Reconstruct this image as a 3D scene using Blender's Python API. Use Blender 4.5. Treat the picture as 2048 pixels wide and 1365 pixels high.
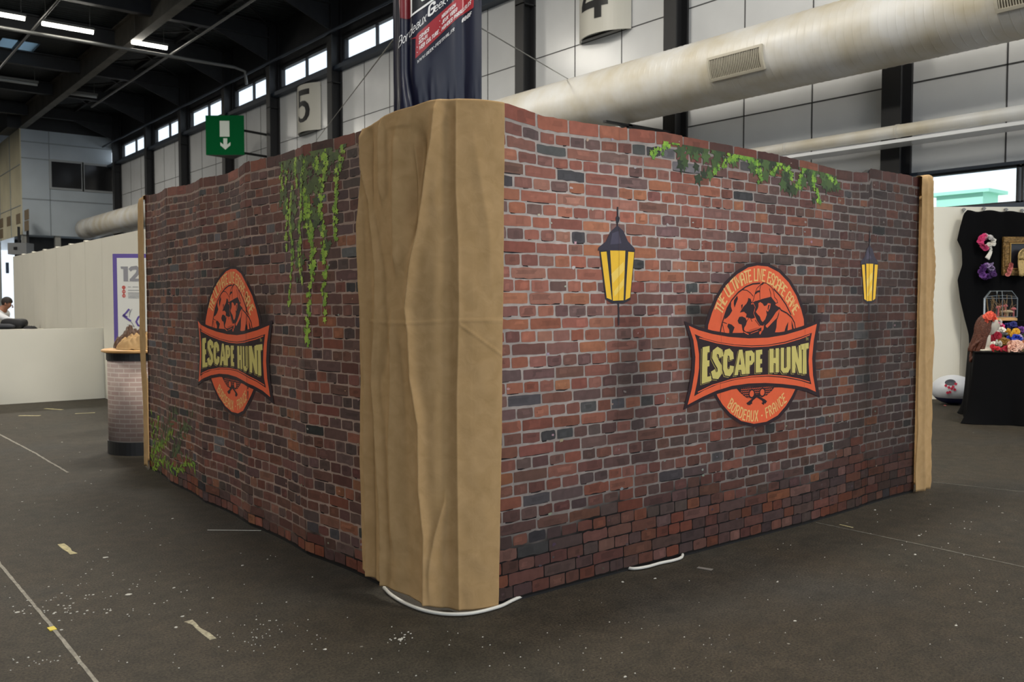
import bpy, bmesh, random
from math import *
from mathutils import Vector, Matrix, noise
from mathutils.geometry import tessellate_polygon

scene = bpy.context.scene
for o in list(bpy.data.objects):
    bpy.data.objects.remove(o)
COL = scene.collection

# ------------------------------------------------------------------ camera
FPX, EYE = 1782.0, 1.5                       # focal length in pixels of the 2048 frame, eye height
PITCH = atan(77.5 / FPX)
YAW = atan(1431.0 / FPX)                     # clockwise from +Y (the hall's long axis)
cam_d = bpy.data.cameras.new('camera')
cam_d.sensor_width = 36.0
cam_d.lens = 36.0 * FPX / 2048.0
cam_d.clip_end = 400
cam_d.dof.use_dof = True
cam_d.dof.focus_distance = 5.2
cam_d.dof.aperture_fstop = 4.5
cam = bpy.data.objects.new('camera', cam_d)
COL.objects.link(cam)
cam.location = (0, 0, EYE)
cam.rotation_euler = (pi / 2 - PITCH, 0, -YAW)
scene.camera = cam

# ------------------------------------------------------------------ world, exposure
vs = scene.view_settings
vs.view_transform = 'Standard'
try: vs.look = 'None'
except Exception: pass
vs.gamma = 1.0
vs.use_curve_mapping = False
vs.exposure = 0.0
world = bpy.data.worlds.new('daylight')
scene.world = world
world.use_nodes = True
bg = world.node_tree.nodes['Background']
bg.inputs[0].default_value = (0.80, 0.90, 1.0, 1)
bg.inputs[1].default_value = 1.35

def area(name, loc, size, power, color=(1, 0.93, 0.82), rot=(0, 0, 0), sy=None):
    l = bpy.data.lights.new(name, 'AREA')
    l.energy = power
    l.color = color
    l.size = size
    if sy:
        l.shape = 'RECTANGLE'; l.size_y = sy
    o = bpy.data.objects.new(name, l)
    o.location = loc
    o.rotation_euler = rot
    COL.objects.link(o)
    return o
# rows of ceiling tubes of the hall: those above and behind the camera, and further down the hall
LAMP = (1.0, 0.94, 0.83)
for (x, y, p) in ((-5, -8, 460), (8, -6, 1300), (-7, 5, 280), (4.5, 5.5, 700), (10.5, 2, 330), (-6, 16, 1250), (6.5, 14, 750), (5, 26, 850),
                  (-8, 34, 900), (5, 47, 800), (-3, 62, 1500)):
    area('hall_lamp', (x, y, 11.2), 3.0, p, LAMP, sy=1.2)

sun_d = bpy.data.lights.new('sun', 'SUN')          # shines on the buildings beyond the hall wall
sun_d.energy = 3.5
sun_d.angle = 0.01
sun = bpy.data.objects.new('sun', sun_d)
sun.rotation_euler = (0, radians(-40), 0)
COL.objects.link(sun)

# ------------------------------------------------------------------ helpers
def lin(c):
    return tuple(((v / 255.0) / 12.92 if v / 255.0 <= 0.04045 else ((v / 255.0 + 0.055) / 1.055) ** 2.4) for v in c)

FW = Vector((sin(YAW), cos(YAW), 0)); RT = Vector((cos(YAW), -sin(YAW), 0)); UP = Vector((0, 0, 1))
F3 = FW * cos(PITCH) - UP * sin(PITCH); U3 = UP * cos(PITCH) + FW * sin(PITCH)
EYEP = Vector((0, 0, EYE))
def ray(x, y):
    """direction through a measured point of the 2048x1365 photograph"""
    return F3 + RT * ((x - 1024) / FPX) + U3 * ((682.5 - y) / FPX)
def at_z(x, y, z=0.0):
    r = ray(x, y); return EYEP + r * ((z - EYE) / r.z)
def at_x(x, y, X):
    r = ray(x, y); return EYEP + r * (X / r.x)
def at_y(x, y, Y):
    r = ray(x, y); return EYEP + r * (Y / r.y)
def at_d(x, y, d):
    """the point seen at (x, y) at horizontal distance d along the view axis"""
    r = ray(x, y); return EYEP + r * (d / (r.dot(FW)))

def mat(name, color, rough=0.6, metal=0.0, noise_scale=None, noise_amt=0.15, bump=0.0, bump_scale=40.0, spec=0.5,
        emit=None, emit_str=0.0, alpha=None, trans=0.0, coat=0.0):
    m = bpy.data.materials.new(name)
    m.use_nodes = True
    nt = m.node_tree
    b = nt.nodes['Principled BSDF']
    b.inputs['Base Color'].default_value = (*color, 1)
    b.inputs['Roughness'].default_value = rough
    b.inputs['Metallic'].default_value = metal
    b.inputs['Specular IOR Level'].default_value = spec
    if coat: b.inputs['Coat Weight'].default_value = coat
    if trans: b.inputs['Transmission Weight'].default_value = trans
    if emit:
        b.inputs['Emission Color'].default_value = (*emit, 1)
        b.inputs['Emission Strength'].default_value = emit_str
    tc = nt.nodes.new('ShaderNodeTexCoord')
    if noise_scale:
        n = nt.nodes.new('ShaderNodeTexNoise'); n.inputs['Scale'].default_value = noise_scale
        n.inputs['Detail'].default_value = 6
        nt.links.new(tc.outputs['Object'], n.inputs['Vector'])
        r = nt.nodes.new('ShaderNodeMapRange')
        r.inputs['From Min'].default_value = 0.3; r.inputs['From Max'].default_value = 0.7
        r.inputs['To Min'].default_value = 1 - noise_amt; r.inputs['To Max'].default_value = 1 + noise_amt
        nt.links.new(n.outputs['Fac'], r.inputs['Value'])
        v = nt.nodes.new('ShaderNodeVectorMath'); v.operation = 'SCALE'
        v.inputs[0].default_value = color
        nt.links.new(r.outputs['Result'], v.inputs['Scale'])
        nt.links.new(v.outputs[0], b.inputs['Base Color'])
    if bump:
        n2 = nt.nodes.new('ShaderNodeTexNoise'); n2.inputs['Scale'].default_value = bump_scale
        n2.inputs['Detail'].default_value = 4
        nt.links.new(tc.outputs['Object'], n2.inputs['Vector'])
        bp = nt.nodes.new('ShaderNodeBump'); bp.inputs['Strength'].default_value = bump; bp.inputs['Distance'].default_value = 0.02
        nt.links.new(n2.outputs['Fac'], bp.inputs['Height'])
        nt.links.new(bp.outputs[0], b.inputs['Normal'])
    return m

class MB:
    """collects geometry and links it as one mesh object"""
    def __init__(s): s.v = []; s.f = []; s.mi = []; s.c = []
    def poly(s, pts, mi=0, cols=None):
        i = len(s.v); s.v += [tuple(p) for p in pts]; s.f.append(tuple(range(i, i + len(pts)))); s.mi.append(mi)
        s.c += list(cols) if cols else [(1, 1, 1)] * len(pts)
    def raw(s, vs, fs, mi=0, col=(1, 1, 1)):
        i = len(s.v); s.v += [tuple(p) for p in vs]
        for f in fs: s.f.append(tuple(i + k for k in f)); s.mi.append(mi)
        s.c += [col] * len(vs)
    def box(s, a, b, mi=0, M=None):
        x0, y0, z0 = a; x1, y1, z1 = b
        x0, x1 = min(x0, x1), max(x0, x1); y0, y1 = min(y0, y1), max(y0, y1); z0, z1 = min(z0, z1), max(z0, z1)
        p = [Vector(q) for q in ((x0, y0, z0), (x1, y0, z0), (x1, y1, z0), (x0, y1, z0), (x0, y0, z1), (x1, y0, z1), (x1, y1, z1), (x0, y1, z1))]
        if M: p = [M @ q for q in p]
        s.raw(p, [(0, 3, 2, 1), (4, 5, 6, 7), (0, 1, 5, 4), (1, 2, 6, 5), (2, 3, 7, 6), (3, 0, 4, 7)], mi)
    def tube(s, pts, r, n=10, mi=0, cap=True, rs=None):
        pts = [Vector(p) for p in pts]; rings = []
        for i, p in enumerate(pts):
            d = (pts[min(i + 1, len(pts) - 1)] - pts[max(i - 1, 0)]).normalized()
            a = d.cross(UP)
            if a.length < 1e-3: a = d.cross(Vector((1, 0, 0)))
            a.normalize(); b = d.cross(a)
            rr = rs[i] if rs else r
            rings.append([p + (a * cos(2 * pi * k / n) + b * sin(2 * pi * k / n)) * rr for k in range(n)])
        vs = [q for rg in rings for q in rg]; fs = []
        for i in range(len(pts) - 1):
            for k in range(n):
                fs.append((i * n + k, i * n + (k + 1) % n, (i + 1) * n + (k + 1) % n, (i + 1) * n + k))
        if cap:
            fs.append(tuple(range(n))[::-1]); fs.append(tuple((len(pts) - 1) * n + k for k in range(n)))
        s.raw(vs, fs, mi)
    def lathe(s, prof, c=(0, 0, 0), n=24, mi=0, sx=1.0, sy=1.0, rot=0.0):
        vs = []; fs = []
        for (r, z) in prof:
            for k in range(n):
                a = 2 * pi * k / n
                x, y = r * cos(a) * sx, r * sin(a) * sy
                vs.append((c[0] + x * cos(rot) - y * sin(rot), c[1] + x * sin(rot) + y * cos(rot), c[2] + z))
        for i in range(len(prof) - 1):
            for k in range(n):
                fs.append((i * n + k, i * n + (k + 1) % n, (i + 1) * n + (k + 1) % n, (i + 1) * n + k))
        if prof[0][0] > 1e-5: fs.append(tuple(range(n))[::-1])
        if prof[-1][0] > 1e-5: fs.append(tuple((len(prof) - 1) * n + k for k in range(n)))
        s.raw(vs, fs, mi)
    def build(s, name, mats, parent=None, smooth=False, color=False, loc=None):
        me = bpy.data.meshes.new(name)
        vv = s.v if loc is None else [tuple(Vector(p) - Vector(loc)) for p in s.v]
        me.from_pydata(vv, [], s.f); me.update()
        if not isinstance(mats, (list, tuple)): mats = [mats]
        for m in mats: me.materials.append(m)
        me.polygons.foreach_set('material_index', s.mi)
        if smooth: me.polygons.foreach_set('use_smooth', [True] * len(me.polygons))
        if color:
            a = me.color_attributes.new('Col', 'FLOAT_COLOR', 'POINT')
            flat = []
            for c in s.c: flat += [c[0], c[1], c[2], 1.0]
            a.data.foreach_set('color', flat)
        o = bpy.data.objects.new(name, me); COL.objects.link(o)
        if loc is not None: o.location = loc
        if parent:
            o.parent = parent
            if loc is None: o.location = -Vector(parent.location) if parent.rotation_euler.z == 0 else (0, 0, 0)
        return o

def tag(o, label, cat, group=None, kind=None):
    if label: o['label'] = label
    if cat: o['category'] = cat
    if group: o['group'] = group
    if kind: o['kind'] = kind
    return o
def thing(name, label, cat, loc=(0, 0, 0), group=None):
    o = bpy.data.objects.new(name, None); COL.objects.link(o); o.location = loc
    o.empty_display_size = 0.1
    return tag(o, label, cat, group)
def struct(mb, name, mats, label=None, smooth=False):
    o = mb.build(name, mats, smooth=smooth); o['kind'] = 'structure'
    o['label'] = label or name.replace('_', ' ')
    return o
def interp(x, t):
    if x <= t[0][0]: return t[0][1]
    for (a, b), (c, d) in zip(t, t[1:]):
        if x <= c: return b + (d - b) * (x - a) / (c - a) if c > a else d
    return t[-1][1]
def smooth01(t):
    t = max(0.0, min(1.0, t)); return t * t * (3 - 2 * t)
# ------------------------------------------------------------------ measured outlines of the printed artwork (metres on the wall)
LOGO={'oval_top':[(-0.4796,0.0847),(-0.4752,0.1345),(-0.4407,0.2091),(-0.3906,0.2926),(-0.3133,0.3731),(-0.2072,0.4427),(-0.0982,0.4871),(-0.0072,0.5007),(0.1005,0.4972),(0.2189,0.4626),(0.3259,0.3987),(0.4125,0.313),(0.4694,0.2212),(0.4994,0.1563),(0.5094,0.0727)],'oval_bot':[(-0.4107,-0.2533),(-0.3814,-0.3016),(-0.3347,-0.3532),(-0.2602,-0.4126),(-0.1501,-0.4691),(-0.0235,-0.4972),(0.1062,-0.4948),(0.2239,-0.4637),(0.3135,-0.4067),(0.3737,-0.3511),(0.4267,-0.2899)],'oval_blk':[(-0.5085,0.077),(-0.5032,0.1433),(-0.4688,0.2176),(-0.4139,0.3026),(-0.3347,0.3872),(-0.2238,0.4594),(-0.1082,0.5059),(-0.0076,0.5207),(0.1074,0.5168),(0.2365,0.48),(0.35,0.4118),(0.4419,0.3223),(0.5009,0.2256),(0.5344,0.1558),(0.5447,0.0627),(0.4581,-0.2917),(0.4019,-0.365),(0.3414,-0.4234),(0.2454,-0.4818),(0.1212,-0.5158),(-0.0231,-0.5176),(-0.1636,-0.4862),(-0.2802,-0.4257),(-0.3571,-0.3601),(-0.41,-0.2997),(-0.4467,-0.2511)],'band':[(-0.6516,0.1332),(-0.5652,0.1055),(-0.4388,0.0796),(-0.2815,0.0583),(-0.09,0.045),(0.1098,0.0445),(0.2879,0.0582),(0.4727,0.0864),(0.6535,0.1243),(0.6179,0.0141),(0.6003,-0.1074),(0.6138,-0.2209),(0.6539,-0.3366),(0.5457,-0.3034),(0.4187,-0.2801),(0.2647,-0.2603),(0.0865,-0.244),(-0.0848,-0.2379),(-0.2496,-0.2432),(-0.395,-0.2635),(-0.5222,-0.2932),(-0.6554,-0.3314),(-0.6199,-0.2408),(-0.5965,-0.1432),(-0.5903,-0.0528),(-0.6089,0.0464)],'band_blk':[(-0.6907,0.1606),(-0.5655,0.1261),(-0.4391,0.1005),(-0.2819,0.0805),(-0.0904,0.0676),(0.1093,0.0667),(0.2874,0.0809),(0.4721,0.1104),(0.7021,0.1585),(0.6601,0.0129),(0.6423,-0.1091),(0.6561,-0.2231),(0.7083,-0.3784),(0.5464,-0.3297),(0.4192,-0.3042),(0.2652,-0.284),(0.087,-0.2672),(-0.0844,-0.2607),(-0.2492,-0.2655),(-0.3947,-0.2855),(-0.5219,-0.3158),(-0.6915,-0.3591),(-0.6493,-0.239),(-0.6261,-0.1417),(-0.6199,-0.0517),(-0.6383,0.0472)],'inner':[(-0.5995,0.0831),(-0.5145,0.0556),(-0.3866,0.0305),(-0.2269,0.0098),(-0.0611,-0.0003),(0.1107,-0.001),(0.2889,0.0138),(0.4581,0.0396),(0.5921,0.0654),(0.5647,-0.0311),(0.5573,-0.1244),(0.5693,-0.2185),(0.5945,-0.2819),(0.465,-0.2503),(0.2941,-0.2228),(0.1149,-0.2045),(-0.0574,-0.2008),(-0.2231,-0.2077),(-0.3826,-0.2262),(-0.5101,-0.254),(-0.5996,-0.2849),(-0.5734,-0.2022),(-0.5571,-0.1202),(-0.5583,-0.0375),(-0.5767,0.0374)],'lines':[[(-0.5583,0.0591),(-0.3994,0.0258),(-0.2403,0.0042),(-0.061,-0.009),(0.1109,-0.009),(0.2891,0.0038),(0.4583,0.0294),(0.569,0.0528)],[(-0.5664,-0.2622),(-0.4342,-0.2283),(-0.2503,-0.2028),(-0.0575,-0.1938),(0.1147,-0.1955),(0.2939,-0.2128),(0.4648,-0.2411),(0.5737,-0.2657)]],'arcs':[[(-0.367,0.0807),(-0.3543,0.1237),(-0.3391,0.1611),(-0.304,0.2302),(-0.2592,0.2824),(-0.1954,0.3308),(-0.1209,0.3667),(-0.0545,0.3844),(0.0229,0.3902)],[(0.1625,0.3561),(0.2293,0.3137),(0.2976,0.2553),(0.3565,0.1867)],[(0.2233,0.2385),(0.2468,0.2184),(0.3092,0.1995),(0.3622,0.171),(0.3946,0.1363),(0.413,0.0764)]],'blobs':[[(-0.0426,0.2663),(-0.009,0.2797),(0.0493,0.2918),(0.0986,0.2995),(0.1384,0.3057),(0.1537,0.2921),(0.1871,0.2677),(0.1849,0.2524),(0.2207,0.2385),(0.2322,0.2308),(0.2226,0.2002),(0.2031,0.1574),(0.1981,0.1084),(0.1739,0.0521),(0.0295,0.0525),(0.0412,0.0809),(0.063,0.0986),(0.0675,0.1212),(0.0281,0.1234),(-0.0017,0.1508),(-0.0216,0.178),(-0.039,0.2021),(-0.0273,0.22),(-0.0316,0.2439)],[(0.276,0.0606),(0.3007,0.1128),(0.3261,0.1434),(0.3217,0.1062),(0.3149,0.0628)],[(0.3626,0.1523),(0.3792,0.1177),(0.3971,0.0767),(0.3739,0.074),(0.3644,0.118)],[(-0.0959,0.2974),(-0.0719,0.2915),(-0.0609,0.2678),(-0.0713,0.2565),(-0.0425,0.2582),(-0.0286,0.2379),(-0.0376,0.2021),(-0.0273,0.1721),(-0.06,0.1665),(-0.0888,0.1728),(-0.1174,0.1761),(-0.1107,0.1967),(-0.137,0.2117),(-0.1782,0.2061),(-0.1654,0.2207),(-0.1414,0.2442),(-0.1143,0.2619),(-0.1003,0.2796)],[(-0.166,0.2531),(-0.1496,0.259),(-0.1526,0.2413),(-0.1617,0.2266)],[(-0.1834,0.1797),(-0.1553,0.1824),(-0.1221,0.1731),(-0.1066,0.1522),(-0.1166,0.1287),(-0.1342,0.1112),(-0.1347,0.0816),(-0.1491,0.0967),(-0.1591,0.1323),(-0.1873,0.138),(-0.1993,0.1564)],[(-0.1445,0.1025),(-0.1158,0.0871),(-0.0681,0.0862),(-0.0104,0.097),(0.0406,0.1111),(0.0412,0.0839),(0.0153,0.0784),(0.0246,0.0526),(-0.1152,0.056),(-0.1393,0.0758)],[(-0.2362,0.2824),(-0.2053,0.3117),(-0.1984,0.2912),(-0.2129,0.2678),(-0.2299,0.2371),(-0.2382,0.262)],[(-0.2772,0.262),(-0.2636,0.2678),(-0.2655,0.2446),(-0.2526,0.2183),(-0.2761,0.1923),(-0.3031,0.1751),(-0.3266,0.1667),(-0.3216,0.1927),(-0.3039,0.2215)],[(-0.2889,0.1401),(-0.2567,0.1338),(-0.2278,0.1158),(-0.2413,0.0926),(-0.2556,0.0666),(-0.2786,0.0686),(-0.2791,0.1021),(-0.2977,0.1228)]],'face':[[(0.0058,0.2648),(0.0252,0.2714),(0.0499,0.2617),(0.065,0.246),(0.0897,0.2496),(0.1043,0.2647),(0.1343,0.2616),(0.1259,0.2313),(0.1054,0.2095),(0.0863,0.2193),(0.0948,0.192),(0.0776,0.1619),(0.0523,0.1447),(0.0363,0.1564),(0.0221,0.1806),(-0.0026,0.1958),(-0.0193,0.2103),(-0.0003,0.2288),(0.0072,0.2438)],[(0.2271,0.2272),(0.2214,0.2063),(0.2018,0.1696),(0.1569,0.1427),(0.1025,0.1076),(0.0875,0.1127),(0.0833,0.1225),(0.1168,0.1417),(0.1562,0.1732),(0.1909,0.2065)],[(0.0168,0.0784),(0.0264,0.0888),(0.0436,0.0839),(0.0245,0.0572)],[(-0.1395,0.0891),(-0.087,0.0717),(-0.0916,0.0658),(-0.1347,0.0816)]],'ear':[[(0.1071,0.2511),(0.1244,0.2562),(0.1187,0.2434),(0.1092,0.2192),(0.1011,0.2253)]],'outl':[[(-0.0689,0.2559),(-0.0762,0.2648),(-0.0595,0.2684),(-0.0454,0.2827),(-0.0293,0.3245),(-0.0105,0.3575),(0.0328,0.3849),(0.0522,0.3935),(0.0918,0.3902),(0.1422,0.365),(0.1638,0.3409),(0.1747,0.3013),(0.1994,0.2861),(0.2074,0.2677),(0.1856,0.2631)],[(-0.057,0.2648),(-0.0139,0.2782)],[(0.0328,0.3849),(0.0197,0.3517),(0.0224,0.2903)],[(0.1173,0.3587),(0.1355,0.3224),(0.1345,0.3011)],[(0.227,0.2308),(0.2217,0.194),(0.2046,0.1604)],[(-0.1583,0.3472),(-0.111,0.3447),(-0.0726,0.3272),(-0.0458,0.3065)],[(-0.339,0.1495),(-0.3026,0.1403)],[(-0.3432,0.1351),(-0.3243,0.0827)],[(-0.1075,0.1522),(-0.0888,0.1728)],[(-0.0696,0.1666),(-0.0549,0.1486)],[(-0.0261,0.1601),(0.0233,0.1204)]],'thickl':[[(-0.0269,0.3245),(-0.0053,0.3372),(0.0229,0.3404)],[(0.0353,0.3819),(0.0571,0.3936)]],'skin':[[(-0.0922,0.0956),(-0.0155,0.1106),(0.0235,0.1114),(-0.0152,0.0971),(-0.0681,0.0877)]],'thin':[[(-0.0426,0.2618),(-0.0257,0.2394),(-0.0414,0.2021),(-0.0244,0.1721)],[(0.0674,0.1288),(0.0385,0.093)],[(-0.0679,0.0742),(0.0092,0.0906)]],'letters':[[(-0.5288,0.0029),(-0.4658,0.0093),(-0.4652,-0.0283),(-0.4855,-0.0301),(-0.4848,-0.0776),(-0.4658,-0.0767),(-0.4653,-0.1127),(-0.4843,-0.1143),(-0.4834,-0.1753),(-0.4478,-0.1721),(-0.4474,-0.2024),(-0.5333,-0.2143)],[(-0.2304,-0.1798),(-0.1855,-0.0233),(-0.1525,-0.0235),(-0.1124,-0.1771),(-0.1567,-0.1775),(-0.1627,-0.1486),(-0.1901,-0.149),(-0.1937,-0.1799)],[(-0.1233,-0.034),(-0.0606,-0.0309),(-0.032,-0.052),(-0.031,-0.1003),(-0.056,-0.122),(-0.0785,-0.1237),(-0.0775,-0.1771),(-0.1207,-0.1775)],[(-0.0182,-0.0323),(0.0475,-0.0292),(0.0481,-0.0593),(0.0266,-0.0611),(0.0272,-0.0894),(0.0473,-0.0893),(0.0478,-0.1177),(0.0277,-0.1186),(0.0282,-0.1452),(0.0498,-0.1444),(0.0504,-0.1736),(-0.0155,-0.174)],[(0.123,-0.0281),(0.1671,-0.0277),(0.1683,-0.0878),(0.1891,-0.0877),(0.1878,-0.0266),(0.2235,-0.0259),(0.2269,-0.1831),(0.1911,-0.1823),(0.1898,-0.1228),(0.1691,-0.1228),(0.1703,-0.1822),(0.1261,-0.1809)],[(0.2445,-0.0248),(0.2792,-0.025),(0.2821,-0.1567),(0.2988,-0.1593),(0.3108,-0.1507),(0.3079,-0.0222),(0.3477,-0.0216),(0.3509,-0.1617),(0.327,-0.1898),(0.2722,-0.1899),(0.2476,-0.1678)],[(0.363,-0.0185),(0.4063,-0.017),(0.4428,-0.1104),(0.4406,-0.0153),(0.4719,-0.0134),(0.4827,-0.2002),(0.4481,-0.1994),(0.4086,-0.1183),(0.4073,-0.1956),(0.3701,-0.1938)],[(0.4592,-0.0094),(0.5542,-0.0),(0.5552,-0.0383),(0.5281,-0.0412),(0.5354,-0.2075),(0.4892,-0.208),(0.49,-0.0437),(0.4601,-0.0464)]],'holes':[[(-0.1852,-0.1156),(-0.166,-0.1164),(-0.1751,-0.0702)],[(-0.0796,-0.0651),(-0.0669,-0.0656),(-0.0664,-0.0954),(-0.079,-0.0957)]],'thick':[[(-0.3566,-0.0574),(-0.3635,-0.0318),(-0.3923,-0.0198),(-0.4179,-0.0324),(-0.4213,-0.0592),(-0.3976,-0.0904),(-0.3712,-0.1202),(-0.3681,-0.1542),(-0.3899,-0.1734),(-0.4196,-0.1702),(-0.4303,-0.1428)],[(-0.2564,-0.0774),(-0.2609,-0.0498),(-0.2827,-0.0337),(-0.3079,-0.0379),(-0.3182,-0.0631),(-0.3184,-0.1311),(-0.306,-0.1572),(-0.2779,-0.162),(-0.258,-0.1458),(-0.2543,-0.1237)]],'toppath':[(-0.383,0.2171),(-0.3539,0.2742),(-0.2968,0.3369),(-0.2225,0.3887),(-0.1316,0.4243),(-0.0414,0.4416),(0.0511,0.4415),(0.1459,0.4185),(0.2358,0.3733),(0.3125,0.3171),(0.3672,0.2673),(0.4118,0.2123)],'botpath':[(-0.2681,-0.3459),(-0.2063,-0.3952),(-0.1231,-0.432),(-0.0386,-0.4474),(0.0472,-0.4498),(0.1269,-0.4318),(0.215,-0.3978),(0.3,-0.3509)],'lens':[(-0.2031,-0.2619),(-0.1299,-0.2553),(-0.0317,-0.2512),(0.0687,-0.2507),(0.1966,-0.2593),(0.1927,-0.273),(0.1599,-0.2975),(0.1029,-0.3266),(0.0298,-0.3293),(0.0056,-0.3228),(-0.0895,-0.3313),(-0.121,-0.3182),(-0.168,-0.2896)],'keys':[[(0.0295,-0.3144),(-0.0104,-0.3267),(-0.0654,-0.3526)],[(-0.0266,-0.3108),(0.0137,-0.3283),(0.0749,-0.3548)]],'teeth':[[(-0.0578,-0.3408),(-0.0398,-0.3494),(-0.0471,-0.3588),(-0.0446,-0.3689),(-0.0612,-0.3702),(-0.065,-0.3778),(-0.0801,-0.3713),(-0.0839,-0.3764),(-0.1046,-0.3609)],[(0.0546,-0.3559),(0.0788,-0.3463),(0.1077,-0.362),(0.0916,-0.3785),(0.0793,-0.3726),(0.0755,-0.3849),(0.0488,-0.3705),(0.0649,-0.3666)]],'rings':[[(-0.0505,-0.3043),(-0.0235,-0.306)],[(0.0576,-0.3025),(0.0852,-0.3042)]],'tm':[(0.5219,0.0167),(0.5745,0.0246)]}
LAN={'stroke':[[(0.0066,0.217),(0.0069,0.175),(0.0042,0.1062)],[(0.0151,-0.2973),(0.0187,-0.3588),(0.0192,-0.426)]],'bulb':[(-0.0087,0.1574),(0.0069,0.175),(0.0228,0.156),(0.0135,0.1311),(-0.0022,0.1302)],'roof':[(0.0042,0.1173),(0.0514,0.0886),(0.0864,0.0343),(0.1344,0.0002),(0.1394,-0.0143),(-0.1419,-0.0244),(-0.1374,-0.0079),(-0.081,0.0272),(-0.0503,0.078)],'roofhl':[(-0.0347,0.0733),(0.0123,0.0866),(0.0362,0.021),(-0.0499,0.0109)],'frame':[(-0.1313,-0.0164),(0.1425,-0.0063),(0.1081,-0.2871),(0.0544,-0.3063),(-0.0321,-0.3062),(-0.0836,-0.283)],'panes':[[(-0.1205,-0.0313),(-0.0775,-0.0276),(-0.0354,-0.2873),(-0.0744,-0.2763)],[(-0.0497,-0.0211),(0.0663,-0.018),(0.0542,-0.2894),(-0.0275,-0.2917)],[(0.0885,-0.0228),(0.1346,-0.0235),(0.1048,-0.2735),(0.0684,-0.2871)]],'hl':[[(-0.041,-0.1478),(0.0526,-0.0788),(0.0593,-0.1234),(-0.0282,-0.1974)],[(-0.0216,-0.2417),(0.0565,-0.1683),(0.0536,-0.2075),(-0.0151,-0.2695)]]}
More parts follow.
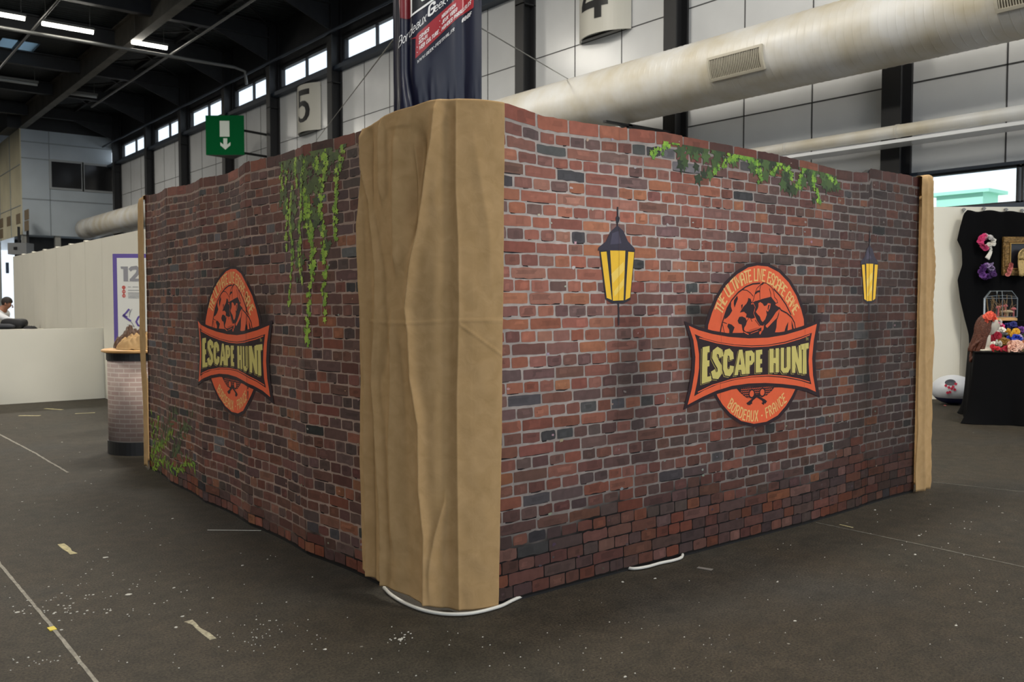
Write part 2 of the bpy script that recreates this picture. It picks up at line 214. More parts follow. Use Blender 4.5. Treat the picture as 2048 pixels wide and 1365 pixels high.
IVY={'Rb':[[(1.3737,2.4115),(1.2976,2.4033),(1.2434,2.3716),(1.1631,2.3403),(1.1237,2.318)],[(1.1698,2.3364),(1.1702,2.3044)],[(2.0486,2.4109),(1.9511,2.3911),(1.8555,2.3865),(1.778,2.3442),(1.7099,2.2986),(1.6727,2.2612)],[(1.824,2.3882),(1.9034,2.3663)],[(1.9673,2.3927),(2.0492,2.3806),(2.1162,2.3513),(2.1384,2.2457)],[(2.3734,2.3965),(2.3041,2.3533),(2.2445,2.3011)],[(2.3648,2.3851),(2.419,2.348),(2.4739,2.3051)],[(2.6131,2.3979),(2.565,2.3182),(2.5395,2.2303)],[(2.7004,2.368),(2.7277,2.2667),(2.7702,2.2263),(2.7883,2.1726)],[(2.871,2.3675),(2.9359,2.3401),(3.0017,2.3122)]],'Rd':[[(1.3809,2.3954),(1.4098,2.3326),(1.4106,2.2666)],[(1.4515,2.3935),(1.5524,2.3945),(1.6409,2.394)],[(1.5531,2.3467),(1.5689,2.2617)],[(1.6417,2.336),(1.6132,2.256)],[(1.641,2.3844),(1.762,2.3771),(1.8875,2.3697)],[(1.9835,2.3893),(2.1489,2.3954),(2.3205,2.4018)],[(2.1833,2.3679),(2.2013,2.318)],[(2.321,2.381),(2.4291,2.296),(2.503,2.2275)],[(2.4992,2.3872),(2.6475,2.3686),(2.8083,2.3507),(2.9793,2.3327)],[(2.8509,2.3324),(2.9814,2.2655)],[(2.4284,2.3277),(2.3939,2.2719)],[(2.6291,2.3562),(2.6875,2.2743)]],'Lb':[[(3.3305,2.3483),(3.3004,2.2768),(3.3115,2.1788)],[(3.5494,2.3566),(3.5319,2.2708),(3.5737,2.1728)],[(3.3859,2.2989),(3.3752,2.2257)],[(3.47,2.1838),(3.4525,2.0908),(3.4487,1.9644)],[(3.4487,1.9644),(3.4735,1.8045),(3.4452,1.6465),(3.3989,1.4653)],[(3.3953,2.1279),(3.3747,1.9162),(3.3801,1.8088)],[(3.6639,2.3057),(3.6325,2.1563),(3.6117,1.9527),(3.5905,1.7367),(3.6313,1.6113)],[(3.6794,2.1619),(3.6897,1.9271)],[(3.7316,2.0664),(3.7295,1.9451),(3.7414,1.8026),(3.7515,1.6602),(3.7133,1.5283),(3.6931,1.4052),(3.6956,1.2355)],[(3.7385,1.9445),(3.7625,1.7815),(3.7694,1.6598)],[(3.8078,2.3499),(3.7883,2.2523)],[(3.8967,2.3493),(3.877,2.2332),(3.8576,2.1361),(3.8381,2.0382)],[(3.8294,2.0489),(3.8625,1.8972),(3.8734,1.7971),(3.8859,1.6872),(3.8627,1.5778),(3.8762,1.4176)],[(4.0688,2.3617),(4.0397,2.2644),(3.9981,2.172),(3.9916,2.1045)],[(3.9971,2.1041),(3.981,2.0079),(3.9885,1.9097),(3.9965,1.8408)],[(3.8519,2.3348),(3.9132,2.2688)]],'Ld':[[(3.2894,2.3749),(3.6091,2.3639),(3.8434,2.3556),(4.0964,2.3533)],[(3.372,2.3112),(3.6997,2.2917),(3.9134,2.2786),(4.0582,2.2719)],[(3.487,2.2553),(3.7704,2.2441),(3.9123,2.2099)],[(3.6367,2.2989),(3.6792,2.1518),(3.6951,2.0285)],[(3.4844,2.1718),(3.5078,1.9602),(3.5337,1.833)],[(3.7873,2.1924),(3.8029,2.0609),(3.8361,1.9187)],[(3.7134,2.0475),(3.7199,1.9051)],[(3.5938,1.8506),(3.6026,1.643)],[(3.3405,2.208),(3.3632,2.0133)],[(3.8718,1.9166),(3.8778,1.7372)],[(3.7521,2.2158),(3.7327,2.1269)]],'Gb':[[(0.3623,-0.0155),(0.3895,0.0944),(0.4269,0.1864),(0.455,0.2889),(0.4952,0.3921),(0.518,0.4926)],[(0.3317,-0.0139),(0.3418,0.1627),(0.3491,0.2883),(0.3353,0.4737)],[(0.3917,0.132),(0.4723,0.211),(0.621,0.2676)],[(0.4492,0.1956),(0.7058,0.2911),(0.906,0.3539),(1.0869,0.4118)],[(0.3731,-0.0076),(0.4419,0.0771),(0.5861,0.1412),(0.7249,0.1678),(0.8867,0.163),(1.0236,0.144),(1.1235,0.1296)],[(1.1235,0.1296),(1.2618,0.1613),(1.3629,0.2096),(1.4649,0.2519),(1.5547,0.2539),(1.6293,0.2162)],[(0.4606,0.0243),(0.512,0.1181)],[(1.1912,0.1338),(1.1984,0.1064)],[(0.8873,0.169),(0.8825,0.121)]],'Gd':[[(0.5989,0.3193),(1.022,0.4563),(1.0933,0.5444),(1.2141,0.5963)],[(0.4822,0.3661),(0.6871,0.4148)],[(1.0967,0.2694),(1.2042,0.3971),(1.3752,0.4733),(1.4799,0.5512),(1.5554,0.614)],[(1.0005,0.2274),(1.1635,0.2611),(1.3043,0.3082)],[(1.1355,0.3774),(1.2395,0.4126)],[(0.8401,0.3863),(1.0412,0.5046),(1.0771,0.5542)],[(1.0945,0.2231),(1.1974,0.2599)],[(1.3741,0.4509),(1.4092,0.4993)],[(0.58,0.0549),(0.5529,0.0201)]]}
# ------------------------------------------------------------------ stroke lettering (narrow display capitals)
GL = {
 'A': (.5, [[(0,0),(0,.72),(.08,.93),(.25,1),(.42,.93),(.5,.72),(.5,0)],[(0,.42),(.5,.42)]]),
 'B': (.48, [[(0,0),(0,1),(.3,1),(.45,.9),(.45,.65),(.3,.54),(0,.54)],[(.3,.54),(.48,.43),(.48,.12),(.32,0),(0,0)]]),
 'C': (.48, [[(.48,.78),(.46,.92),(.34,1),(.14,1),(.02,.92),(0,.8),(0,.2),(.02,.08),(.14,0),(.34,0),(.46,.08),(.48,.22)]]),
 'D': (.5, [[(0,0),(0,1),(.28,1),(.45,.9),(.5,.75),(.5,.25),(.45,.1),(.28,0),(0,0)]]),
 'E': (.42, [[(.42,1),(0,1),(0,0),(.42,0)],[(0,.53),(.34,.53)]]),
 'F': (.42, [[(.42,1),(0,1),(0,0)],[(0,.52),(.34,.52)]]),
 'G': (.5, [[(.48,.8),(.45,.93),(.32,1),(.16,1),(.03,.92),(0,.8),(0,.2),(.03,.08),(.16,0),(.34,0),(.47,.08),(.5,.2),(.5,.47),(.28,.47)]]),
 'H': (.48, [[(0,0),(0,1)],[(.48,0),(.48,1)],[(0,.5),(.48,.5)]]),
 'I': (.0, [[(0,0),(0,1)]]),
 'J': (.4, [[(.4,1),(.4,.2),(.34,.05),(.2,0),(.06,.05),(0,.2)]]),
 'K': (.48, [[(0,0),(0,1)],[(.46,1),(.03,.5),(.48,0)]]),
 'L': (.4, [[(0,1),(0,0),(.4,0)]]),
 'M': (.64, [[(0,0),(0,1),(.32,.35),(.64,1),(.64,0)]]),
 'N': (.5, [[(0,0),(0,1),(.5,0),(.5,1)]]),
 'O': (.5, [[(.25,1),(.42,.95),(.5,.78),(.5,.22),(.42,.05),(.25,0),(.08,.05),(0,.22),(0,.78),(.08,.95),(.25,1)]]),
 'P': (.46, [[(0,0),(0,1),(.28,1),(.43,.93),(.46,.8),(.46,.62),(.42,.5),(.28,.43),(0,.43)]]),
 'R': (.48, [[(0,0),(0,1),(.28,1),(.43,.92),(.46,.8),(.44,.62),(.28,.5),(0,.5)],[(.25,.5),(.48,0)]]),
 'S': (.46, [[(.45,.8),(.42,.93),(.3,1),(.15,1),(.03,.92),(0,.78),(.04,.62),(.4,.4),(.46,.24),(.42,.08),(.3,0),(.14,0),(.03,.08),(0,.22)]]),
 'T': (.48, [[(0,1),(.48,1)],[(.24,1),(.24,0)]]),
 'U': (.5, [[(0,1),(0,.22),(.07,.05),(.25,0),(.43,.05),(.5,.22),(.5,1)]]),
 'V': (.5, [[(0,1),(.25,0),(.5,1)]]),
 'W': (.74, [[(0,1),(.18,0),(.37,.8),(.56,0),(.74,1)]]),
 'X': (.5, [[(0,1),(.5,0)],[(0,0),(.5,1)]]),
 'Y': (.5, [[(0,1),(.25,.5),(.5,1)],[(.25,.5),(.25,0)]]),
 'Z': (.46, [[(0,1),(.46,1),(0,0),(.46,0)]]),
 '-': (.3, [[(0,.45),(.3,.45)]]), '.': (.06, [[(0,0),(.06,0)]]), ',': (.06, [[(.05,.06),(0,-.12)]]),
 '#': (.5, [[(.1,0),(.2,1)],[(.32,0),(.42,1)],[(0,.33),(.5,.33)],[(0,.66),(.5,.66)]]),
 '*': (.08, [[(0,.45),(.08,.45)]]), ' ': (.22, []),
 '1': (.25, [[(0,.8),(.25,1),(.25,0)]]), '2': (.5, [[(0,.75),(.06,.93),(.25,1),(.44,.93),(.5,.75),(.44,.55),(0,0),(.5,0)]]),
 'a': (.42, [[(.04,.55),(.2,.64),(.38,.58),(.42,.45),(.42,0)],[(.42,.36),(.16,.38),(0,.24),(.02,.06),(.16,0),(.42,.14)]]),
 'd': (.42, [[(.42,1),(.42,0)],[(.42,.5),(.25,.64),(.08,.58),(0,.4),(0,.2),(.08,.04),(.25,0),(.42,.12)]]),
 'e': (.42, [[(.02,.34),(.42,.34),(.4,.54),(.22,.64),(.05,.55),(0,.36),(0,.22),(.06,.04),(.22,0),(.4,.08)]]),
 'k': (.4, [[(0,0),(0,1)],[(.36,.64),(.02,.3),(.4,0)]]),
 'o': (.44, [[(.22,.64),(.38,.56),(.44,.32),(.38,.08),(.22,0),(.06,.08),(0,.32),(.06,.56),(.22,.64)]]),
 'r': (.28, [[(0,0),(0,.64)],[(0,.44),(.12,.6),(.28,.64)]]),
 'u': (.42, [[(0,.64),(0,.18),(.08,.03),(.22,0),(.42,.16)],[(.42,.64),(.42,0)]]),
 'x': (.4, [[(0,.64),(.4,0)],[(0,0),(.4,.64)]]),
 's': (.34, [[(.33,.54),(.2,.64),(.05,.6),(0,.48),(.3,.22),(.33,.1),(.2,0),(.02,.06)]]),
 't': (.26, [[(.1,.95),(.1,.1),(.26,0)],[(0,.64),(.26,.64)]]),
 'i': (.0, [[(0,0),(0,.64)]]), 'v': (.4, [[(0,.64),(.2,0),(.4,.64)]]), 'l': (.0, [[(0,0),(0,1)]]),
}
def ribbon(pts, w, closed=False):
    """a mitred stroke as quads; every quad is a list of four 2-D points"""
    P = [Vector((p[0], p[1])) for p in pts]; out = []; n = len(P)
    L = []; R = []
    for i in range(n):
        if closed: a, b = P[(i - 1) % n], P[(i + 1) % n]
        else: a, b = P[max(i - 1, 0)], P[min(i + 1, n - 1)]
        d1 = (P[i] - a); d2 = (b - P[i])
        if d1.length < 1e-9: d1 = d2
        if d2.length < 1e-9: d2 = d1
        d1 = d1.normalized(); d2 = d2.normalized()
        n1 = Vector((-d1.y, d1.x)); n2 = Vector((-d2.y, d2.x)); m = (n1 + n2)
        if m.length < 1e-6: m = n1
        m.normalize(); k = min(1.8, 1 / max(0.3, m.dot(n1)))
        L.append(P[i] + m * w / 2 * k); R.append(P[i] - m * w / 2 * k)
    for i in range(n if closed else n - 1):
        j = (i + 1) % n
        out.append([tuple(L[i]), tuple(R[i]), tuple(R[j]), tuple(L[j])])
    return out
def extend(p, e):
    p = [Vector(q) for q in p]
    if len(p) < 2: return p
    a = (p[0] - p[1]).normalized() * e; b = (p[-1] - p[-2]).normalized() * e
    return [p[0] + a] + p[1:-1] + [p[-1] + b]
def text_quads(txt, h, w, xs=1.0, gap=0.2, slant=0.0):
    """quads of a line of lettering; w is the stroke width as a share of the height"""
    x = 0; out = []; cen = []
    for ch in txt:
        g = GL.get(ch, GL[' '])
        q = []
        for st in g[1]:
            q += ribbon(extend([((x + a * xs + b * slant) * h, b * h) for a, b in st], w * h * 0.5), w * h)
        out.append((ch, q, (x + g[0] * xs / 2) * h)); x += g[0] * xs + gap + w * .6
    return out, (x - gap - w * .6) * h
def on_path(path, s):
    P = [Vector(p) for p in path]
    for a, b in zip(P, P[1:]):
        l = (b - a).length
        if s <= l or b is P[-1]:
            return a + (b - a) * (s / l), (b - a).normalized()
        s -= l
def path_len(path): return sum((Vector(b) - Vector(a)).length for a, b in zip(path, path[1:]))
def text_on_path(txt, path, h, w, xs, gap):
    g, tot = text_quads(txt, h, w, xs, gap); L = path_len(path); k = L / tot; out = []
    for ch, qs, cx in g:
        p, d = on_path(path, min(L * 0.999, cx * k)); 
        # smoother direction
        p2, d2 = on_path(path, min(L * 0.999, cx * k + h * .4)); p3, d3 = on_path(path, max(0, cx * k - h * .4))
        d = (p2 - p3).normalized(); nn = Vector((-d.y, d.x))
        for q in qs:
            out.append([tuple(p + d * (a - cx) + nn * (b - h / 2)) for a, b in q])
    return out

# ------------------------------------------------------------------ printed fabric of the display walls
def clip(poly, axis, v, keep_less):
    out = []; n = len(poly)
    for i in range(n):
        a = poly[i]; b = poly[(i + 1) % n]
        ia = (a[axis] <= v) if keep_less else (a[axis] >= v); ib = (b[axis] <= v) if keep_less else (b[axis] >= v)
        if ia: out.append(a)
        if ia != ib:
            t = (v - a[axis]) / (b[axis] - a[axis]); out.append((a[0] + (b[0] - a[0]) * t, a[1] + (b[1] - a[1]) * t))
    return out
class Print:
    """flat artwork laid on a bowed wall: cut into upright strips so that it follows the bow"""
    STEP = 0.055
    ZMAX = None; k = 0
    def __init__(s, surf, u0, u1): s.surf = surf; s.mb = MB(); s.u0 = u0; s.u1 = u1
    def cell(s, poly, lay, col):
        if s.ZMAX:
            poly = clip(poly, 1, s.ZMAX(sum(p[0] for p in poly) / len(poly)), True)
            if len(poly) < 3: return
        us = [p[0] for p in poly]; a = max(min(us), s.u0); b = min(max(us), s.u1)
        if b <= a: return
        k = floor(a / s.STEP)
        while k * s.STEP < b:
            q = poly
            lo = max(k * s.STEP, s.u0); hi = min((k + 1) * s.STEP, s.u1)
            if min(us) < lo: q = clip(q, 0, lo, False)
            if q and max(us) > hi: q = clip(q, 0, hi, True)
            if len(q) >= 3:
                cols = [col(*p) if callable(col) else col for p in q]
                s.mb.poly([s.surf(p[0], p[1], lay) for p in q], 0, cols)
            k += 1
    def shape(s, pts, lay, col):
        v = [Vector((p[0], p[1], 0)) for p in pts]
        for t in tessellate_polygon([v]):
            q = [(v[i].x, v[i].y) for i in t]
            ar = (q[1][0] - q[0][0]) * (q[2][1] - q[0][1]) - (q[2][0] - q[0][0]) * (q[1][1] - q[0][1])
            if ar < 0: q = q[::-1]
            s.cell(q, lay, col)
    def stroke(s, pts, w, lay, col, closed=False):
        for q in ribbon(pts, w, closed): s.k = (s.k + 1) % 5; s.cell(q, lay + s.k * .035, col)   # never two cuts in one plane
    def quads(s, qs, lay, col):
        for q in qs: s.k = (s.k + 1) % 5; s.cell(q, lay + s.k * .035, col)

def grad_mat(name, rough=0.55, fine=0.12, spec=0.3, weave=True):
    m = bpy.data.materials.new(name); m.use_nodes = True; nt = m.node_tree; b = nt.nodes['Principled BSDF']
    at = nt.nodes.new('ShaderNodeAttribute'); at.attribute_name = 'Col'
    tc = nt.nodes.new('ShaderNodeTexCoord')
    n = nt.nodes.new('ShaderNodeTexNoise'); n.inputs['Scale'].default_value = 26; n.inputs['Detail'].default_value = 8
    nt.links.new(tc.outputs['Object'], n.inputs['Vector'])
    r = nt.nodes.new('ShaderNodeMapRange'); r.inputs['From Min'].default_value = .3; r.inputs['From Max'].default_value = .7
    r.inputs['To Min'].default_value = 1 - fine; r.inputs['To Max'].default_value = 1 + fine
    nt.links.new(n.outputs['Fac'], r.inputs['Value'])
    v = nt.nodes.new('ShaderNodeVectorMath'); v.operation = 'SCALE'
    nt.links.new(at.outputs['Color'], v.inputs[0]); nt.links.new(r.outputs['Result'], v.inputs['Scale'])
    nt.links.new(v.outputs[0], b.inputs['Base Color'])
    b.inputs['Roughness'].default_value = rough; b.inputs['Specular IOR Level'].default_value = spec
    return m
M_PRINT = grad_mat('printed_fabric')
M_ART = grad_mat('printed_artwork', fine=0.03)
M_FRAME = mat('black_frame', lin((18, 17, 18)), 0.6)
K_PRINT = 1.0     # overall lightness of the printed inks
def ink(c, k=1.0):
    r, g, b = lin(c); return (r * k * K_PRINT, g * k * K_PRINT, b * k * K_PRINT)

# plan of the two walls (u runs from left to right as one faces the wall)
def plan_right(u):
    return interp(u, [(0, 3.43), (.9, 3.43), (1.76, 3.415), (2.7, 3.405), (3.4, 3.43), (3.5, 3.445), (3.9, 3.46), (4.6, 3.45)])
def plan_left(u):
    Y = 8.5 - u
    b = interp(Y, [(4.0, 2.36), (4.84, 2.325), (5.72, 2.335), (6.6, 2.345), (7.2, 2.36), (8.4, 2.45)])
    return b + .025 * sin(pi * (((Y - 4.84) / .88) % 1))
TOPR = [(0, 2.466), (.117, 2.466), (.374, 2.434), (.641, 2.436), (.9, 2.445), (1.206, 2.458), (1.419, 2.453), (1.886, 2.446), (2.3, 2.439), (2.663, 2.427),
        (3.018, 2.412), (3.25, 2.416), (3.489, 2.434), (3.49, 2.467), (3.932, 2.471), (4.3, 2.464)]
TOPL = [(.1, 2.452), (.236, 2.447), (.7, 2.425), (1.02, 2.43), (1.157, 2.425), (1.6, 2.40), (1.9, 2.405), (1.943, 2.41), (2.349, 2.394), (2.666, 2.404), (2.775, 2.42),
        (2.822, 2.421), (3.26, 2.41), (3.62, 2.405), (3.683, 2.413), (4.269, 2.411), (4.6, 2.41)]
def remap(z, top): return z + (top - 2.46) * smooth01((z - 2.05) / .4)
def surf_right(u, z, lay):
    return (2.6 + u, plan_right(u) - .0009 * lay, z)
def surf_left(u, z, lay):
    return (plan_left(u) - .0009 * lay, 8.5 - u, z)

PAL_WARM = [(168, 96, 72), (160, 90, 70), (152, 88, 74), (160, 100, 82), (148, 94, 82), (140, 84, 72), (172, 102, 70), (130, 86, 76), (116, 82, 78), (146, 82, 66)]
PAL_DARK = [(114, 78, 72), (120, 76, 68), (106, 76, 72), (128, 80, 68), (104, 80, 76), (136, 80, 64), (118, 84, 78), (98, 74, 72), (126, 74, 66)]
PAL_GREY = [(78, 74, 74), (96, 92, 94), (66, 64, 66), (120, 116, 118)]
def g2(u, z, cu, cz, su, sz): return exp(-((u - cu) / su) ** 2 - ((z - cz) / sz) ** 2)
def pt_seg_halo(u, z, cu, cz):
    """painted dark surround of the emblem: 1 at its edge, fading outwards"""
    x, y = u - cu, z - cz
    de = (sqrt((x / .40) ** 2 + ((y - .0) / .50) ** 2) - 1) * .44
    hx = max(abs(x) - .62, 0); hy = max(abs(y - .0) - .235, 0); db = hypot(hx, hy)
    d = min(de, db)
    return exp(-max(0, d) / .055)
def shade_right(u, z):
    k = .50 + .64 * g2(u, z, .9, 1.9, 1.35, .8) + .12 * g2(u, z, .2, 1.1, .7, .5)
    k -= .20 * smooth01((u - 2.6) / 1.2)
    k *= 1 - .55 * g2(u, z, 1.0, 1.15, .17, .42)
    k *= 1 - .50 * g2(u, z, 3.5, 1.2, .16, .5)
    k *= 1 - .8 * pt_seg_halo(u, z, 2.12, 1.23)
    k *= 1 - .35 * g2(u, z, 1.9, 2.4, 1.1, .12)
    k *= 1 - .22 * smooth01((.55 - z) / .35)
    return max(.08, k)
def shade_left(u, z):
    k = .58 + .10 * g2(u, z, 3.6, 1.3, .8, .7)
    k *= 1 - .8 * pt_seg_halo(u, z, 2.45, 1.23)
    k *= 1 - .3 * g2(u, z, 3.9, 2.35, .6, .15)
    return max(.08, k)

def brick_wall(prints, U0, U1, shade, topf, seed, warm, mortar, darkmortar_z):
    rnd = random.Random(seed)
    pal_at = lambda: None
    cnt = [0]
    dmz = lambda u: darkmortar_z + .22 * noise.noise(Vector((u * 1.7, 0, seed))) + .1 * noise.noise(Vector((u * 6, 1, seed)))
    def put(poly, lay, col):
        cnt[0] = (cnt[0] + 1) % 7; lay += cnt[0] * .03
        for p in prints:
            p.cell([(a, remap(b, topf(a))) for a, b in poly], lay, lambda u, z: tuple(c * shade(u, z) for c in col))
    # ground (mortar)
    nz = 60
    u = U0
    while u < U1:
        u2 = min(u + .05, U1)
        for k in range(nz):
            za, zb = .012 + (2.46 - .012) * k / nz, .012 + (2.46 - .012) * (k + 1) / nz
            def mc(uu, zz):
                t = smooth01((zz - dmz(uu)) / .16)
                n = .85 + .3 * noise.noise(Vector((uu * 5, zz * 9, seed + 3)))
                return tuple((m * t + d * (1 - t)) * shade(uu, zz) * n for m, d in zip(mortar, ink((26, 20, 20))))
            q = [(u, za), (u2, za), (u2, zb), (u, zb)]
            for p in prints: p.cell([(a, remap(b, topf(a))) for a, b in q], 0, mc)
        u = u2
    H = .0638; z = .02; row = 0
    while z < 2.46 - .03:
        cap = z + H > 2.43
        zt = min(z + H, 2.458) if not cap else 2.458
        kind = row % 2
        x = U0 - rnd.random() * .2
        while x < U1:
            if cap: w = .215 + rnd.random() * .02
            elif kind == 0: w = .112 * rnd.uniform(.88, 1.12)
            else: w = .226 * rnd.uniform(.82, 1.1)
            if kind == 1 and not cap and rnd.random() < .12: w *= .55
            dark_z = z < dmz(x)
            m = .0055 if not dark_z else .0028
            mv = m * rnd.uniform(.7, 1.5); a0 = x + m * rnd.uniform(.6, 1.3); a1 = x + w - m * rnd.uniform(.6, 1.3)
            b0 = z + mv * .9; b1 = zt - mv * rnd.uniform(.6, 1.1)
            if cap: b0 = z + .012; b1 = 2.462
            # outline with worn corners and slightly uneven edges
            r = rnd.uniform(.003, .012)
            j = lambda s=.0022: rnd.uniform(-s, s)
            pts = []
            def edge(p, q, n, s):
                for i in range(n):
                    t = i / n; pts.append((p[0] + (q[0] - p[0]) * t + j(s * .5), p[1] + (q[1] - p[1]) * t + j(s)))
            n = 3 if w < .15 else 6
            s_e = .0016 if rnd.random() < .7 else .0042
            edge((a0 + r, b0), (a1 - r, b0), n, s_e); pts.append((a1 - r * .3, b0 + r * .3)); edge((a1, b0 + r), (a1, b1 - r), 2, .002); pts.append((a1 - r * .3, b1 - r * .3))
            edge((a1 - r, b1), (a0 + r, b1), n, s_e); pts.append((a0 + r * .3, b1 - r * .3)); edge((a0, b1 - r), (a0, b0 + r), 2, .002); pts.append((a0 + r * .3, b0 + r * .3))
            cu, cz = x + w / 2, z + H / 2
            wv = warm(cu, cz) + rnd.uniform(-.28, .28)
            q = rnd.random()
            if cap: c = rnd.choice([(176, 92, 66), (166, 86, 64), (150, 84, 70)]) if wv > .3 else rnd.choice([(128, 66, 54), (112, 62, 54)])
            elif q < .05: c = rnd.choice(PAL_GREY)
            elif wv > .5: c = rnd.choice(PAL_WARM)
            elif wv > .25: c = rnd.choice(PAL_WARM + PAL_DARK)
            else: c = rnd.choice(PAL_DARK)
            if dark_z and rnd.random() < .35: c = rnd.choice([(160, 84, 58), (144, 78, 58), (150, 98, 86)])
            jj = rnd.uniform(-9, 9); gm = sum(c) / 3; col = ink(tuple(min(255, max(0, v + (gm - v) * .18 + jj + rnd.uniform(-2.5, 2.5))) for v in c))
            if rnd.random() < .38 and not cap:
                l = rnd.uniform(.3, 1.0); s0 = rnd.uniform(0, 1 - l)
                pa, pb = a0 + (a1 - a0) * s0, a0 + (a1 - a0) * (s0 + l); dd = rnd.uniform(.003, .0075)
                put([(pa, b0 + .01), (pa + .004, b0 - dd * .6), ((pa + pb) / 2 + j(.02), b0 - dd), (pb - .006, b0 - dd * rnd.random()), (pb, b0 + .01)], .6, ink((30, 24, 26)))
            put(pts, 1.2, col)
            # painted tone patches
            for pi_ in range(rnd.choice([0, 1, 1, 2])):
                l = rnd.uniform(.25, .6) * (a1 - a0); s0 = rnd.uniform(a0 + .004, a1 - .004 - l); e = b1 - b0; jl = l * .12
                t = rnd.choice([.72, .8, .86, 1.14, 1.25, 1.35])
                t = rnd.choice([.76, .84, 1.12, 1.25])
                c2 = tuple(v * t for v in col)
                lo, hi = b0 + .003 + rnd.random() * .4 * e, b1 - .003 - rnd.random() * .3 * e
                if hi - lo > .016:
                    put([(s0 + j(jl), lo), (s0 + l * .5, lo + j(.003)), (s0 + l + j(jl), lo + .003), (s0 + l * .92, (lo + hi) / 2), (s0 + l + j(jl), hi), (s0 + l * .4, hi + j(.003)), (s0 + j(jl), hi - .003), (s0 + .08 * l, (lo + hi) / 2)], 1.6 + .25 * pi_, c2)
            # spilled mortar / lime crumbs
            if rnd.random() < (.14 if not dark_z else .22):
                cx, cy = rnd.uniform(a0, a1), rnd.choice([b0, b1, (b0 + b1) / 2]); rr = rnd.uniform(.004, .013)
                pm = [(cx + rr * rnd.uniform(.5, 1.5) * cos(t), cy + rr * rnd.uniform(.3, 1.0) * sin(t)) for t in [2 * pi * i / 8 for i in range(8)]]
                put(pm, 2.2, tuple(v * rnd.uniform(.7, 1.15) for v in (mortar if not dark_z else ink((120, 100, 104)))))
            x += w
        z = zt; row += 1
        if cap: break

def leaf(u, z, s, ang, kind=0):
    if kind == 0:   # ivy: five points
        rs = [1, .45, .8, .4, .62, .3, .62, .4, .8, .45]
        an = [90, 65, 35, 5, -35, -90, -145, 175, 145, 115]
        return [(u + s * r * cos(radians(a) + ang), z + s * r * sin(radians(a) + ang)) for r, a in zip(rs, an)]
    return [(u + s * a * cos(ang) - s * b * sin(ang), z + s * a * sin(ang) + s * b * cos(ang)) for a, b in ((0, 0), (.5, .16), (1.3, 0), (.5, -.16))]
def foliage(p, dark, bright, seed, dcols, bcols, ds, bs, kind=0, dens=1.0, tilt=0.0):
    rnd = random.Random(seed)
    for li, (paths, cols, sz, step, spread) in enumerate(((dark, dcols, ds, .022, .05), (bright, bcols, bs, .016, .018))):
        for path in paths:
            L = path_len(path)
            if li: p.stroke(path, .004, 3.4, ink((70, 84, 40)))
            n = max(2, int(L / step * dens))
            for i in range(n):
                q, d = on_path(path, L * (i + .5) / n * .999)
                s = sz * rnd.uniform(.6, 1.25)
                if kind == 0: a = rnd.uniform(-pi, pi)
                else: a = atan2(d.y, d.x) + rnd.choice([-.9, -.5, .5, .9]) + rnd.uniform(-.2, .2)
                c = rnd.choice(cols); k = rnd.uniform(.8, 1.2)
                p.shape(leaf(q.x + rnd.gauss(0, spread * .6), q.y + rnd.gauss(0, spread * .6), s, a, kind), 3.0 + li * .8 + rnd.random() * .3, ink(c, k))

